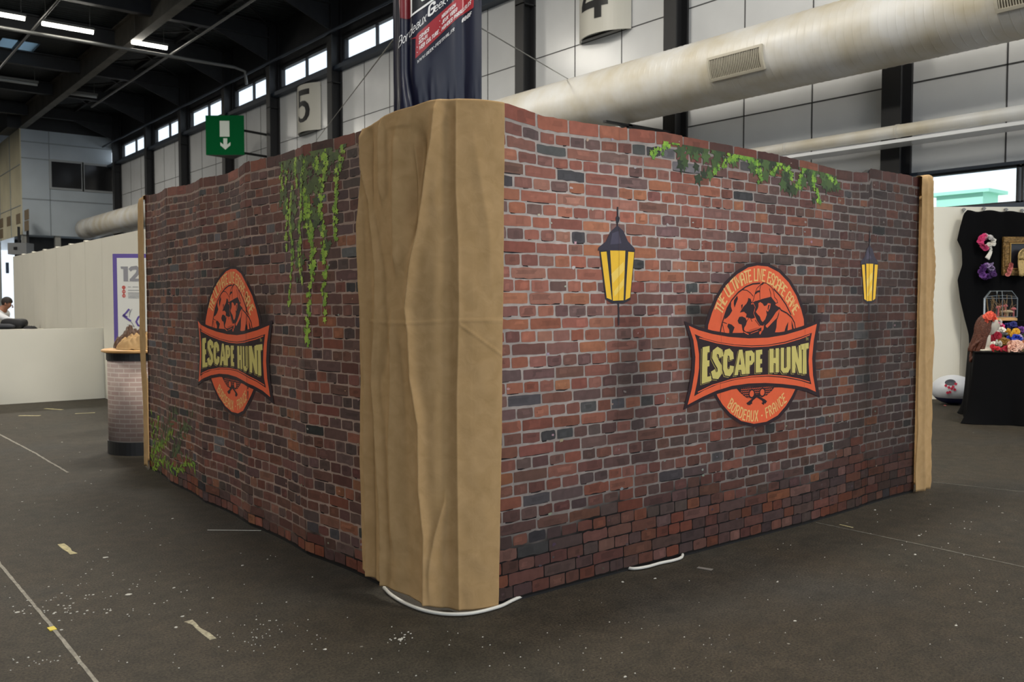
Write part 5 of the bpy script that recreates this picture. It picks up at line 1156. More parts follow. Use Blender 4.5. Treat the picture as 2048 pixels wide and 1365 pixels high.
br.inputs['Brick Width'].default_value = .16; br.inputs['Row Height'].default_value = .045; br.inputs['Mortar Size'].default_value = .006
br.inputs['Color1'].default_value = (*lin((180, 158, 148)), 1); br.inputs['Color2'].default_value = (*lin((170, 144, 136)), 1); br.inputs['Mortar'].default_value = (*lin((196, 182, 172)), 1)
nt.links.new(br.outputs['Color'], b.inputs['Base Color'])
M_WOOD = mat('beech_top', lin((212, 164, 104)), .4, noise_scale=4, noise_amt=.08)
mb = MB(); R = .345
mb.lathe([(R - .01, .13), (R - .01, .93)], (cx, cy, 0), 48); mb.build('skin', m, root, smooth=True)
mb = MB(); mb.lathe([(R, 0), (R, .13)], (cx, cy, 0), 48); mb.build('base', M_BLACK, root, smooth=False)
mb = MB(); mb.lathe([(R, .93), (R, 1.0)], (cx, cy, 0), 48); mb.build('top_band', M_BLACK, root, smooth=False)
mb = MB(); mb.lathe([(R + .01, 1.0), (R + .045, 1.012), (R + .045, 1.028), (R + .03, 1.035)], (cx, cy, 0), 48); mb.build('counter_top', M_WOOD, root)
def heap(name, c, sx, sy, h, label, m, seed, ang=0, cat='cloth', n=60):
    mb = MB(); vs = []
    for j in range(n + 1):
        for i in range(n + 1):
            u, v = i / n * 2 - 1, j / n * 2 - 1; 
            r = sqrt(u * u + v * v); e = max(0, 1 - r ** 2.2 * (1 + .25 * noise.noise(Vector((u * 2, v * 2, seed)))))
            f = noise.noise(Vector((u * 2.3, v * 2.3, seed))) * .5 + abs(noise.noise(Vector((u * 5, v * 5, seed + 2)))) * .55
            zz = h * e ** .6 * (.62 + f * .7)
            k = min(1, 1.02 / max(r, .01)) if r > 1 else 1
            x, y = u * sx * k, v * sy * k
            vs.append((c[0] + x * cos(ang) - y * sin(ang), c[1] + x * sin(ang) + y * cos(ang), c[2] + max(.003, zz)))
    fs = [(j * (n + 1) + i, j * (n + 1) + i + 1, (j + 1) * (n + 1) + i + 1, (j + 1) * (n + 1) + i) for j in range(n) for i in range(n)]
    mb.raw(vs, fs); o = mb.build(name, m, smooth=True, loc=c); return tag(o, label, cat)
heap('folded_cloth', (cx - .02, cy - .10, 1.036), .26, .22, .20, 'crumpled heap of tan cloth lying on the wooden counter top', M_CLOTH, 3, ang=-.7)
heap('brown_bag', (cx - .04, cy + .17, 1.036), .20, .15, .26, 'dark brown crumpled leather bag behind the tan cloth on the counter', mat('brown_leather', lin((84, 56, 36)), .5), 8, ang=-.7, cat='bag')

# ------------------------------------------------------------------ person bending over bags beyond the low partition
dP = 17.0
def pp(px, py, dd=0): return at_d(px, py, dP + dd)
hip, head = pp(-34, 668), pp(16, 609)
root = thing('person', 'person with short dark hair in a white shirt bending over black bags', 'person', (hip.x, hip.y, 0))
def skin(name, verts, edges, radii, m, parent, sub=2, rootv=0):
    me = bpy.data.meshes.new(name); me.from_pydata([tuple(Vector(v)) for v in verts], edges, []); me.update(); me.materials.append(m)
    o = bpy.data.objects.new(name, me); COL.objects.link(o); o.parent = parent; o.location = -Vector(parent.location)
    s = o.modifiers.new('skin', 'SKIN'); s.use_smooth_shade = True
    for i, r in enumerate(radii):
        me.skin_vertices[0].data[i].radius = r if isinstance(r, tuple) else (r, r)
    me.skin_vertices[0].data[rootv].use_root = True
    u = o.modifiers.new('sub', 'SUBSURF'); u.levels = sub; u.render_levels = sub
    return o
M_SKIN = mat('skin', lin((150, 104, 80)), .55); M_SHIRT = mat('white_shirt', lin((214, 216, 220)), .8); M_TROU = mat('dark_trousers', lin((40, 42, 50)), .8); M_HAIR = mat('dark_hair', lin((34, 26, 22)), .7)
hipz = hip.z
chest = pp(-14, 634); neck = pp(2, 622); 
body = [hip, hip.lerp(chest, .5), chest, neck, neck.lerp(head, .55), head + Vector((0, 0, -.02)), head + Vector((0, 0, .07))]
hl = hip + FW * -.09; hr = hip + FW * .09
legs = [hl, hl + Vector((.03, 0, -.45)), Vector((hl.x - .02, hl.y, .09)), Vector((hl.x + .12, hl.y - .05, .04)), hr, hr + Vector((.03, 0, -.45)), Vector((hr.x - .04, hr.y, .09)), Vector((hr.x + .10, hr.y, .04))]
shL, shR = neck + FW * -.19 - UP * .05, neck + FW * .19 - UP * .05
elL, haL = pp(16, 640, -.25), pp(36, 643, -.22); elR, haR = pp(10, 642, .25), pp(34, 645, .2)
verts = body + legs + [shL, elL, haL, shR, elR, haR]
edges = [(i, i + 1) for i in range(6)] + [(0, 7), (7, 8), (8, 9), (9, 10), (0, 11), (11, 12), (12, 13), (13, 14), (3, 15), (15, 16), (16, 17), (3, 18), (18, 19), (19, 20)]
radii = [.13, .125, .14, .075, .052, .082, .07] + [.085, .06, .045, .04] * 2 + [.06, .042, .028] * 2
skin('body', verts, edges, radii, M_SKIN, root)
skin('shirt', [hip + Vector((0, 0, .0)), body[1], chest, neck - Vector((0, 0, .02)), shL, elL, elL.lerp(haL, .8), shR, elR, elR.lerp(haR, .8)], [(0, 1), (1, 2), (2, 3), (3, 4), (4, 5), (5, 6), (3, 7), (7, 8), (8, 9)],
     [.16, .155, .17, .095, .08, .06, .045, .08, .06, .045], M_SHIRT, root)
skin('trousers', [hip, hl, legs[1], legs[2], hr, legs[5], legs[6]], [(0, 1), (1, 2), (2, 3), (0, 4), (4, 5), (5, 6)], [.155, .105, .08, .065, .105, .08, .065], M_TROU, root)
fwd = (RT * .8 - UP * .45).normalized()
mb = MB(); cen = head + Vector((0, 0, .035)) - fwd * .02; n1, n2 = 10, 16; vs = []; fs = []
for i in range(n1 + 1):
    a = (pi * .62) * i / n1
    for k in range(n2):
        t = 2 * pi * k / n2; ax = (UP * .85 - fwd * .52).normalized(); s1 = FW; s2 = ax.cross(s1)
        vs.append(cen + (ax * cos(a) * 1.05 + (s1 * cos(t) + s2 * sin(t)) * sin(a)) * .098)
fs = [(i * n2 + k, i * n2 + (k + 1) % n2, (i + 1) * n2 + (k + 1) % n2, (i + 1) * n2 + k) for i in range(n1) for k in range(n2)]
mb.raw(vs, fs); mb.build('hair', M_HAIR, root, smooth=True)
mb = MB()
face = head + fwd * .085
mb.tube([face + UP * .02, face + fwd * .03 - UP * .005, face - UP * .02], .012, 8); mb.build('nose', M_SKIN, root, smooth=True)
for s_ in (-1, 1):
    mb = MB(); e = head + FW * s_ * .085; mb.tube([e - UP * .03, e, e + UP * .03], .016, 8, rs=[.008, .018, .01]); mb.build('ear', M_SKIN, root, smooth=True)
    mb = MB(); e = head + fwd * .078 + FW * s_ * .03 + UP * .025; mb.tube([e, e + fwd * .008], .010, 8); mb.build('eye', M_BLACK, root)
for s_, h, el in ((-1, haL, elL), (1, haR, elR)):   # palm, four fingers and a thumb
    d = (h - el).normalized(); side = FW; dn = Vector((0, 0, -1))
    V = [h, h + d * .05, h + d * .085]; E = [(0, 1), (1, 2)]; Rr = [.022, .028, .026]
    for f in range(4):
        o_ = side * (-.027 + .018 * f); l = (.06, .072, .068, .052)[f]; i0 = len(V)
        V += [h + d * .09 + o_, h + d * (.09 + l * .5) + o_ + dn * .01, h + d * (.09 + l * .85) + o_ + dn * .035]; E += [(2, i0), (i0, i0 + 1), (i0 + 1, i0 + 2)]; Rr += [.009, .0085, .007]
    i0 = len(V); V += [h + d * .045 - side * s_ * .035 + dn * .01, h + d * .08 - side * s_ * .05 + dn * .02]; E += [(1, i0), (i0, i0 + 1)]; Rr += [.011, .009]
    skin('hand', V, E, Rr, M_SKIN, root, 1)
# table and bags in front of the person
tz = pp(30, 657).z - .0
a0 = pp(-9, 657, -.35); a1 = pp(70, 657, -.35)
root = thing('trestle_table', 'table behind the low partition carrying black bags', 'table', (a0.x, a0.y, 0))
TM = Matrix(((RT.x, FW.x, 0, a0.x), (RT.y, FW.y, 0, a0.y), (0, 0, 1, 0), (0, 0, 0, 1))); TW = (a1 - a0).dot(RT)
mb = MB(); mb.box((0, -.2, tz - .04), (TW, .3, tz), M=TM); mb.build('table_top', M_PART, root)
for x in (.04, TW - .1):
    for y in (-.18, .24):
        mb = MB(); mb.box((x, y, 0), (x + .04, y + .04, tz - .04), M=TM); mb.build('leg', M_COL, root)
def soft_box(name, c, sx, sy, h, label, m, seed, cat, flat_=.35):
    mb = MB(); n1, n2 = 12, 28; prof = []
    vs = []
    for i in range(n1 + 1):
        t = i / n1; a = -pi / 2 + pi * t; zz = h * (.5 + .5 * sin(a)) ; rr = abs(cos(a)) ** flat_
        for k in range(n2):
            b_ = 2 * pi * k / n2; x = copysign(abs(cos(b_)) ** .5, cos(b_)) * sx * rr; y = copysign(abs(sin(b_)) ** .5, sin(b_)) * sy * rr
            nn = 1 + .10 * noise.noise(Vector((x * 6, y * 6, zz * 6 + seed)))
            q = c + RT * x * nn + FW * y * nn; vs.append((q.x, q.y, c.z + zz * nn))
    fs = [(i * n2 + k, i * n2 + (k + 1) % n2, (i + 1) * n2 + (k + 1) % n2, (i + 1) * n2 + k) for i in range(n1) for k in range(n2)]
    mb.raw(vs, fs); o = mb.build(name, m, smooth=True, loc=c); return tag(o, label, cat)
M_BAG = mat('black_nylon', lin((26, 26, 30)), .7)
c = pp(28, 657, -.33); soft_box('duffel_bag', Vector((c.x, c.y, tz)), .225, .12, .19, 'black bag under the hands of the person, upper of the dark heap', M_BAG, 1, 'bag')
c = pp(6, 657, -.5); soft_box('duffel_bag', Vector((c.x, c.y, tz)), .22, .11, .10, 'rounded charcoal bag at the left edge of the dark heap', mat('charcoal_nylon', lin((52, 54, 60)), .8), 5, 'bag', .5)
c = pp(60, 657, -.35); heap('jacket', (c.x, c.y, tz), .13, .12, .075, 'dark jacket lying flat at the right end of the bags', M_BAG, 12, ang=-.67)

# ------------------------------------------------------------------ hanging festival banner
dB = 9.5; pc = at_d(786, 0, dB); KB = dB / FPX
BZ0 = at_d(870, 236, dB).z; BZ1 = 6.3
root = thing('hanging_banner', 'glossy navy blue festival banner with a red ribbon, hanging above the corner drape', 'banner', (pc.x, pc.y, BZ0))
zref = pc.z
WB = 175 * KB
def bpt(a, z, e=0):     # a: metres to the right of the left edge
    # vertical folds: the left margin turns back, soft creases elsewhere, stronger towards the hem
    t = a / WB; hem = smooth01((3.95 - z) / .5)
    y = -.10 * smooth01(t / .12) + .05 * exp(-((t - .16 - .06 * hem) / .05) ** 2) 
    y += hem * .012 * noise.noise(Vector((a * 26, z * 3, 1))) + .006 * noise.noise(Vector((a * 7, z * 1.5, 5)))
    y += .010 * exp(-((t - .62) / .05) ** 2) * hem + .02 * exp(-((t - .80) / .07) ** 2)
    q = pc + RT * a + FW * (y - e); return (q.x, q.y, z)
M_NAVY = mat('navy_vinyl', lin((16, 18, 40)), .3, spec=.4, coat=.15)
M_BRED = mat('banner_red', lin((150, 26, 36)), .3, coat=.2); M_BWHT = mat('banner_white', lin((226, 226, 228)), .35); M_BBLK = mat('banner_black', lin((16, 16, 22)), .3)
mb = MB(); na, nz = 90, 150
vs = [bpt(WB * i / na, BZ0 + (BZ1 - BZ0) * j / nz) for j in range(nz + 1) for i in range(na + 1)]
fs = [(j * (na + 1) + i, j * (na + 1) + i + 1, (j + 1) * (na + 1) + i + 1, (j + 1) * (na + 1) + i) for j in range(nz) for i in range(na)]
mb.raw(vs, fs); o = mb.build('sheet', M_NAVY, root, smooth=True); so = o.modifiers.new('t', 'SOLIDIFY'); so.thickness = .004; so.offset = -1
def bl(x, y): return ((x / 6.205 - 26) * KB, zref - (y / 6.205) * KB)     # measured points of the print
class BPrint(Print): STEP = .012
def bprint(fn, m, name):
    p = BPrint(lambda a, z, l: bpt(a, z, .002 + .0012 * l), 0.0, WB - .001); fn(p)
    if p.mb.v: p.mb.build(name, m, root)
W1 = (1, 1, 1)
def fine(p, pts, lay):
    """tall shapes are also cut at heights so they follow the creases"""
    v = [Vector((a, b, 0)) for a, b in pts]
    for t in tessellate_polygon([v]):
        q = [(v[i].x, v[i].y) for i in t]
        ar = (q[1][0] - q[0][0]) * (q[2][1] - q[0][1]) - (q[2][0] - q[0][0]) * (q[1][1] - q[0][1])
        if ar < 0: q = q[::-1]
        z0, z1 = min(b for a, b in q), max(b for a, b in q); k = floor(z0 / .03)
        while k * .03 < z1:
            r = clip(q, 1, k * .03, False); r = clip(r, 1, (k + 1) * .03, True) if r else r
            if len(r) >= 3: p.cell(r, lay, W1)
            k += 1
bprint(lambda p: fine(p, [bl(*q) for q in ((70, -900), (395, -900), (395, 20), (388, 250), (262, 250), (236, 0))], 1), mat('banner_dark_red', lin((104, 26, 34)), .3), 'red_field')
bprint(lambda p: fine(p, [bl(*q) for q in ((404, -500), (900, -500), (900, -120), (640, 30), (404, 215))], 1), M_BBLK, 'black_field')
def wf(p):
    p.stroke([bl(*q) for q in ((402, -500), (396, 225), (560, 110), (700, 10), (900, -140), (900, -500))], 22 / 6.205 * KB, 3, W1)
    p.stroke([bl(*q) for q in ((500, -500), (500, 10), (530, 45), (580, 20), (620, -20))], 20 / 6.205 * KB, 3, W1)
bprint(wf, M_BWHT, 'white_outline')
bprint(lambda p: fine(p, [bl(*q) for q in ((385, 505), (450, 480), (478, 436), (935, 30), (960, -30), (1158, -40), (1150, 130), (985, 228), (445, 742), (450, 500))], 2), M_BRED, 'red_ribbon')
def line(p, txt, s, e, h, w, gap=.2, xs=1.0, lay=4):
    a = Vector(bl(*s)); b = Vector(bl(*e)); g, tot = text_quads(txt, h / 6.205 * KB, w, xs, gap)
    d = (b - a); k = d.length / tot; d.normalize()
    for ch, qs, cx in g:
        for q in qs: p.cell([tuple(a + d * (x * k) + Vector((d.y * .15, 1)) * y) for x, y in q], lay, W1)
def txt(p):
    line(p, 'Bordeaux', (236, 600), (572, 295), 125, .085, .12)
    line(p, 'G', (606, 235), (672, 185), 130, .20, .1)
    line(p, 'eek', (682, 185), (812, 85), 112, .085, .12)
    line(p, 'Festival', (835, 52), (1230, -250), 125, .085, .14)
    for t, s, e, h in (('COMICS', (492, 510), (608, 408), 42), ('SCI-FI', (490, 568), (585, 492), 40), ('WEB CULTURE', (492, 640), (722, 440), 44),
                       ('HIGHTECH', (768, 258), (930, 118), 40), ('JEUX VIDEO', (768, 330), (948, 168), 42), ('MONDES PARALLELES', (765, 408), (1115, 85), 44)):
        line(p, t, s, e, h, .20, .18)
    for (x, y) in ((468, 605), (468, 668), (742, 290), (742, 362), (740, 432)): p.shape([bl(x + dx, y + dy) for dx, dy in ((-4, 4), (4, 4), (4, -4), (-4, -4))], 4, W1)
    line(p, 'WWW.GEEK-FESTIVAL.FR', (468, 800), (915, 405), 36, .16, .2); line(p, '#BGF', (1008, 302), (1120, 222), 44, .2, .2)
bprint(txt, M_BWHT, 'lettering')
mb = MB(); mb.tube([bpt(-.03, BZ1), bpt(WB + .03, BZ1)], .02, 8); mb.build('rod', M_PIPE, root)
for a in (0, WB):
    mb = MB(); q = bpt(a, BZ1); mb.tube([q, (q[0], q[1], ZC)], .006, 5); mb.build('cord', M_COL, root)
M_WIRE = mat('steel_wire', lin((120, 120, 116)), .5)
for (s, e, lab) in ((bpt(WB, at_d(960, 62, dB).z), at_x(1146, 164, XW - .42), 'thin wire running from the banner to the right towards the duct'), (bpt(0, at_d(782, 80, dB).z), at_x(632, 282, XW - .42), 'thin wire running from the banner down left past the number 5 sign')):
    mb = MB(); mb.tube([s, e], .008, 6); tag(mb.build('guy_wire', M_WIRE, loc=s), lab, 'wire')

# ------------------------------------------------------------------ flower stall at the right edge
def sp_(px, py, d): return at_d(px, py, d)
def basis(o): return Matrix(((RT.x, FW.x, 0, o.x), (RT.y, FW.y, 0, o.y), (0, 0, 1, 0), (0, 0, 0, 1)))
dw = 13.75; w0 = sp_(1790, 414, dw); w0z = w0.z
mb = MB(); BM = basis(w0)
for i in range(2): mb.box((i * 1.05 + .003, 0, 0), (i * 1.05 + 1.047, .05, w0z), M=BM)
tag(mb.build('stall_partition', M_PART, loc=(w0.x, w0.y, 0)), 'white partition wall behind the flower stall at the right edge', 'partition')
# black backdrop cloth pinned to it
M_BCL = mat('black_cloth', lin((11, 11, 13)), .95, bump=.3, bump_scale=5, spec=.12)
dk = 13.6; edge = [(421, 1931), (428, 1925), (455, 1918), (481, 1913), (500, 1921), (530, 1922), (560, 1914), (600, 1918), (640, 1926), (670, 1934), (700, 1936), (812, 1936)]
mb = MB(); nj, ni = 70, 60; vs = []
for j in range(nj + 1):
    y = 421 + (800 - 421) * j / nj; xl = interp(y, edge)
    for i in range(ni + 1):
        x = xl + (2064 - xl) * i / ni; yy = y + (3 * sin(pi * i / ni * 3) ** 2 + max(0, (i / ni - .45)) * 6) * (1 - j / nj)
        q = sp_(x, yy, dk) - FW * (.03 + .025 * sin(x * .12 + .004 * y) + .02 * noise.noise(Vector((x * .03, y * .012, 2))) + .03 * smooth01((y - 600) / 200)); vs.append(q)
fs = [(j * (ni + 1) + i, j * (ni + 1) + i + 1, (j + 1) * (ni + 1) + i + 1, (j + 1) * (ni + 1) + i) for j in range(nj) for i in range(ni)]
mb.raw(vs, fs); bo = mb.build('backdrop_cloth', M_BCL, smooth=True, loc=(sp_(1930, 800, dk).x, sp_(1930, 800, dk).y, 0)); so = bo.modifiers.new('t', 'SOLIDIFY'); so.thickness = .006; so.offset = 1
tag(bo, 'black cloth pinned over the white partition behind the flower stall', 'backdrop')
for (x, y) in ((1926, 419), (1966, 417), (2010, 419), (2042, 421)):
    mb = MB(); q = sp_(x, y, dw - .02); mb.tube([q, q - FW * .04], .02, 6); mb.tube([q + RT * .03 - FW * .03, q - UP * .05 - FW * .04 - RT * .02], .008, 5); tag(mb.build('cloth_clip', M_PIPE, loc=q), 'small metal clip holding the black backdrop on the partition top', 'clip', 'clips along the top of the black backdrop')
# table under a black cloth
dt = 10.95; t0 = sp_(1951, 705, dt); tz = t0.z; TL, TD, PHI = 1.9, 1.05, radians(23); R2 = RT * cos(PHI) - FW * sin(PHI); F2 = FW * cos(PHI) + RT * sin(PHI)
TMx = Matrix(((R2.x, F2.x, 0, t0.x), (R2.y, F2.y, 0, t0.y), (0, 0, 1, 0), (0, 0, 0, 1)))
root = thing('stall_table', 'table fully draped in black cloth carrying flowers and a mannequin head', 'table', (t0.x, t0.y, 0))
mb = MB(); mb.box((0, 0, tz - .03), (TL, TD, tz - .006), M=TMx); mb.build('table_top', M_COL, root)
for x in (.06, TL - .1):
    for y in (.05, TD - .1):
        mb = MB(); mb.box((x, y, 0), (x + .04, y + .04, tz - .03), M=TMx); mb.build('leg', M_COL, root)
mb = MB(); per = []
N_ = 260; P4 = [(0, 0), (TL, 0), (TL, TD), (0, TD)]; Ls = [TL, TD, TL, TD]; tot = sum(Ls)
for i in range(N_):
    s = tot * i / N_; k = 0
    while s > Ls[k]: s -= Ls[k]; k += 1
    a, b_ = Vector(P4[k]), Vector(P4[(k + 1) % 4]); q = a.lerp(b_, s / Ls[k]); d = (b_ - a).normalized(); per.append((q, Vector((d.y, -d.x)), tot * i / N_))
vs = []; nv = 24
for j in range(nv + 1):
    z = .006 + (tz + .002 - .006) * (1 - j / nv)
    for (q, nrm, s) in per:
        e = .012 + (j / nv) ** 1.2 * (.03 + .025 * sin(s * 11 + 1.5 * noise.noise(Vector((s, 0, 0)))) + .012 * sin(s * 27))
        cnr = exp(-(min((q - Vector(c_)).length for c_ in P4) / .12) ** 2)
        w_ = nrm; cc = (q - Vector((TL / 2, TD / 2))).normalized()
        w_ = (nrm * (1 - cnr) + cc * cnr); e += cnr * (.03 * (j / nv) + .07 * (j / nv) ** 8)
        v = TMx @ Vector((q.x + w_.x * e, q.y + w_.y * e, z)); vs.append(v)
fs = [(j * N_ + i, j * N_ + (i + 1) % N_, (j + 1) * N_ + (i + 1) % N_, (j + 1) * N_ + i) for j in range(nv) for i in range(N_)]
fs.append(tuple(range(N_))); mb.raw(vs, fs)
o = mb.build('tablecloth', M_BCL, smooth=True, loc=(t0.x, t0.y, 0)); tag(o, 'black floor-length tablecloth over the flower stall table', 'tablecloth')
top = lambda px, dd: Vector((sp_(px, 700, dt + dd).x, sp_(px, 700, dt + dd).y, tz + .004))

# mannequin head
c = top(1971, .25)
root = thing('mannequin_head', 'white mannequin head with long auburn wig and coral flower crown on the black table', 'mannequin head', c)
M_FOAM = mat('white_foam', lin((214, 206, 190)), .6); M_AUB = mat('auburn_hair', lin((88, 44, 26)), .5, noise_scale=60, noise_amt=.4, bump=.6, bump_scale=60)
mb = MB(); mb.lathe([(.11, 0), (.11, .02), (.075, .03), (.062, .07), (.055, .14), (.056, .20)], c, 24)
mb.build('neck', M_FOAM, root, smooth=True)
mb = MB(); hc = c + Vector((0, 0, .33)) + RT * .045; n1, n2 = 18, 24; vs = []
fd = (RT * .90 - FW * .42).normalized(); sd = fd.cross(UP).normalized()
for i in range(n1 + 1):
    a = pi * i / n1
    for k in range(n2):
        t = 2 * pi * k / n2; x = cos(t) * sin(a); y = sin(t) * sin(a); z = -cos(a)
        r = 1.0; jaw = smooth01((-z - .1) / .9)
        px_ = x * .100 * (1 - .30 * jaw) + .018 * jaw; py_ = y * .076 * (1 - .35 * jaw); pz = z * .128
        px_ += .022 * exp(-((y) / .16) ** 2 - ((z + .12) / .16) ** 2) * (x > 0)      # nose
        px_ += .008 * exp(-((y) / .3) ** 2 - ((z + .48) / .08) ** 2) * (x > 0)
        px_ -= .010 * (exp(-((y - .35) / .2) ** 2 - ((z - .08) / .14) ** 2) + exp(-((y + .35) / .2) ** 2 - ((z - .08) / .14) ** 2)) * (x > 0)
        vs.append(hc + fd * px_ + sd * py_ + UP * pz)
fs = [(i * n2 + k, i * n2 + (k + 1) % n2, (i + 1) * n2 + (k + 1) % n2, (i + 1) * n2 + k) for i in range(n1) for k in range(n2)]
mb.raw(vs, fs); mb.build('head', M_FOAM, root, smooth=True)
# wig: a cap and long locks falling behind
mb = MB(); rn = random.Random(2)
for k in range(46):
    az = rn.uniform(-.2, pi + .2); s_ = cos(az); 
    st = hc + UP * .12 + fd * rn.uniform(-.03, .05); bk = -fd * sin(az) if sin(az) > 0 else fd * 0
    o1 = hc + sd * s_ * .085 + bk * .11 + UP * rn.uniform(.02, .08); o2 = hc + sd * s_ * .10 + bk * .13 - fd * .03 - UP * .12
    l = rn.uniform(.26, .50); o3 = hc + sd * s_ * .09 - fd * rn.uniform(.08, .20) - UP * (l * .8); o4 = o3 - UP * .08 - fd * rn.uniform(-.03, .05)
    mb.tube(catmull([st, o1, o2, o3, o4], 4), .02, 6, rs=[(.022 if q < 14 else .022 - (q - 14) * .004) for q in range(17)])
mb.build('wig', M_AUB, root, smooth=True)
def blossom(mb, c, r, rn, ax=None, petals=7, mi=0):
    """a ruffled bloom of overlapping cupped petals"""
    ax = ax or Vector((rn.gauss(0, .5), rn.gauss(0, .5), rn.gauss(0.4, .5))) - FW * .7; ax.normalize()
    s1 = ax.cross(Vector((.3, .9, .2))).normalized(); s2 = ax.cross(s1)
    for ring, (rr, up_, np_) in enumerate(((1.0, .10, petals), (.68, .30, petals - 1), (.38, .45, petals - 2))):
        for k in range(np_):
            t = 2 * pi * (k + .5 * ring) / np_; d = s1 * cos(t) + s2 * sin(t); e = ax.cross(d); w = rr * r * .55
            b0 = c + ax * r * up_ * .3; b1 = c + d * r * rr * .55 + ax * r * (up_ + .12); b2 = c + d * r * rr + ax * r * (up_ + rn.uniform(.0, .3))
            i0 = [b0 - e * w * .2, b0 + e * w * .2, b1 + e * w, b1 + ax * r * -.08, b1 - e * w, b2 + e * w * .6, b2 + ax * r * .1, b2 - e * w * .6]
            mb.raw(i0, [(0, 1, 3), (1, 2, 3), (0, 3, 4), (3, 2, 5, 6), (4, 3, 6, 7)], mi)
def fl(name, c3): return mat(name, lin(c3), .75)
mb = MB(); rn = random.Random(9)
for k in range(16):
    a = pi * (k / 15) * 1.05 - .1; q = hc + sd * cos(a) * -.09 * 1.0 + UP * (.085 + .05 * sin(a)) + fd * (.02 * sin(a) - .02) - FW * .02; blossom(mb, q, .036, rn)
for k in range(8):
    q = hc - sd * .085 * (1 if (sd.dot(-FW) < 0) else -1) + UP * (.05 + .012 * k) + fd * rn.uniform(-.06, .05); blossom(mb, q, .035, rn)
mb.build('flower_crown', fl('coral', (240, 112, 88)), root)
mb = MB()
for k in range(3): mb.tube(catmull([hc + fd * .10 + UP * (.075 - .02 * k) - FW * .02, hc + fd * .115 + UP * (.04 - .02 * k) - FW * .045, hc + fd * .06 + UP * (.06 - .02 * k) - FW * .085], 5), .004, 5)
mb.build('bead_string', fl('bead_white', (220, 214, 210)), root)

# flower heaps on the table
FLW = [('white', (228, 224, 214)), ('crimson', (170, 30, 56)), ('hot pink', (226, 70, 130)), ('yellow', (226, 176, 54)), ('royal blue', (48, 74, 190)), ('pale peach', (232, 190, 170)),
       ('red', (196, 34, 48)), ('violet', (120, 70, 150)), ('gold', (150, 112, 50)), ('lilac', (170, 150, 190)), ('burnt orange', (180, 100, 54)), ('dark blue', (34, 40, 110))]
FM = {n_: fl('petal_' + n_.replace(' ', '_'), c_) for n_, c_ in FLW}
M_LEAF = fl('leaf', (70, 84, 50))
spots = [(1990, 697, .05, 'red', .055, 'at the table front edge beside the mannequin head'), (2011, 697, .02, 'crimson', .06, 'at the table front edge, left of the pale peach bunch'),
         (2026, 695, .0, 'pale peach', .10, 'hanging over the front edge of the table'), (2044, 697, .05, 'pale peach', .09, 'at the front edge of the table by the picture edge'),
         (1990, 676, .25, 'crimson', .08, 'right beside the neck of the mannequin head'), (1993, 686, .12, 'white', .05, 'low in front of the crimson blooms'), (2008, 688, .16, 'gold', .085, 'in the middle of the front row'),
         (2029, 682, .16, 'royal blue', .095, 'in the centre of the heap'), (2046, 690, .15, 'burnt orange', .06, 'at the right frame edge above the peach one'),
         (2000, 664, .42, 'white', .085, 'behind the gold one'), (2024, 668, .40, 'yellow', .075, 'behind the royal blue one'), (2040, 675, .32, 'lilac', .06, 'right of the yellow one'),
         (2003, 652, .58, 'hot pink', .07, 'at the back left of the heap'), (2022, 652, .6, 'dark blue', .07, 'at the back behind the yellow one'), (2046, 660, .5, 'violet', .07, 'at the back by the right frame edge'), (1992, 662, .5, 'red', .06, 'at the back behind the mannequin head')]
for (x, y, dd, cn, r, where) in spots:
    q = sp_(x, y, dt + dd); root = thing('artificial_flower', '%s artificial flowers %s' % (cn, where), 'flowers', Vector((q.x, q.y, tz)), 'artificial flowers heaped on the stall table')
    mb = MB(); rn = random.Random(int(x * 7 + y)); h_ = max(q.z - tz, r * .5)
    cc = Vector((q.x, q.y, tz + h_))
    for k in range(7): blossom(mb, cc + Vector((rn.gauss(0, .4), rn.gauss(0, .4), rn.uniform(-.5, .4))) * r * .9, r * .62, rn)
    mb.build('blooms', FM[cn], root)
    mb = MB(); mb.lathe([(r * .5, 0), (r * .62, h_ * .4), (r * .3, h_ * .95)], (q.x, q.y, tz + .004), 8); mb.build('foliage', M_LEAF, root)

# geometric glass terrarium on a raised box
ct = sp_(2000, 641, dt + .84); bz = ct.z
mb = MB(); bm_ = basis(Vector((ct.x, ct.y, 0))); mb.box((-.22, -.11, tz + .006), (.4, .11, bz - .002), M=bm_); tag(mb.build('riser_box', M_BCL, loc=(ct.x, ct.y, tz)), 'black box raising the glass terrarium at the back of the table', 'box')
root = thing('glass_terrarium', 'faceted glass terrarium with wooden base, small mushrooms and twigs, behind the mannequin head', 'terrarium', Vector((ct.x, ct.y, bz)))
mb = MB(); mb.lathe([(.20, 0), (.20, .025), (.17, .045)], (ct.x, ct.y, bz), 32); mb.build('base', M_WOOD, root)
M_TGL = mat('terrarium_glass', (.9, .95, 1), .03, trans=1.0); M_TGL.node_tree.nodes['Principled BSDF'].inputs['IOR'].default_value = 1.15
pr = [(.215, .047), (.215, .29), (.14, .385), (.0, .395)]
mb = MB(); mb.lathe(pr[:-1] + [(.001, .395)], (ct.x, ct.y, bz), 6, rot=.5); mb.build('glass', M_TGL, root)
mb = MB(); kk = 6
R6 = [[Vector((ct.x + r * cos(2 * pi * k / kk + .5), ct.y + r * sin(2 * pi * k / kk + .5), bz + z)) for k in range(kk)] for r, z in pr[:3]]
for rg in R6:
    for k in range(kk): mb.tube([rg[k], rg[(k + 1) % kk]], .0035, 5)
for a_, b_ in zip(R6, R6[1:]):
    for k in range(kk): mb.tube([a_[k], b_[k]], .0035, 5)
mb.build('glass_edges', mat('grey_edge', lin((120, 130, 140)), .3), root)
mb = MB(); rn = random.Random(5)
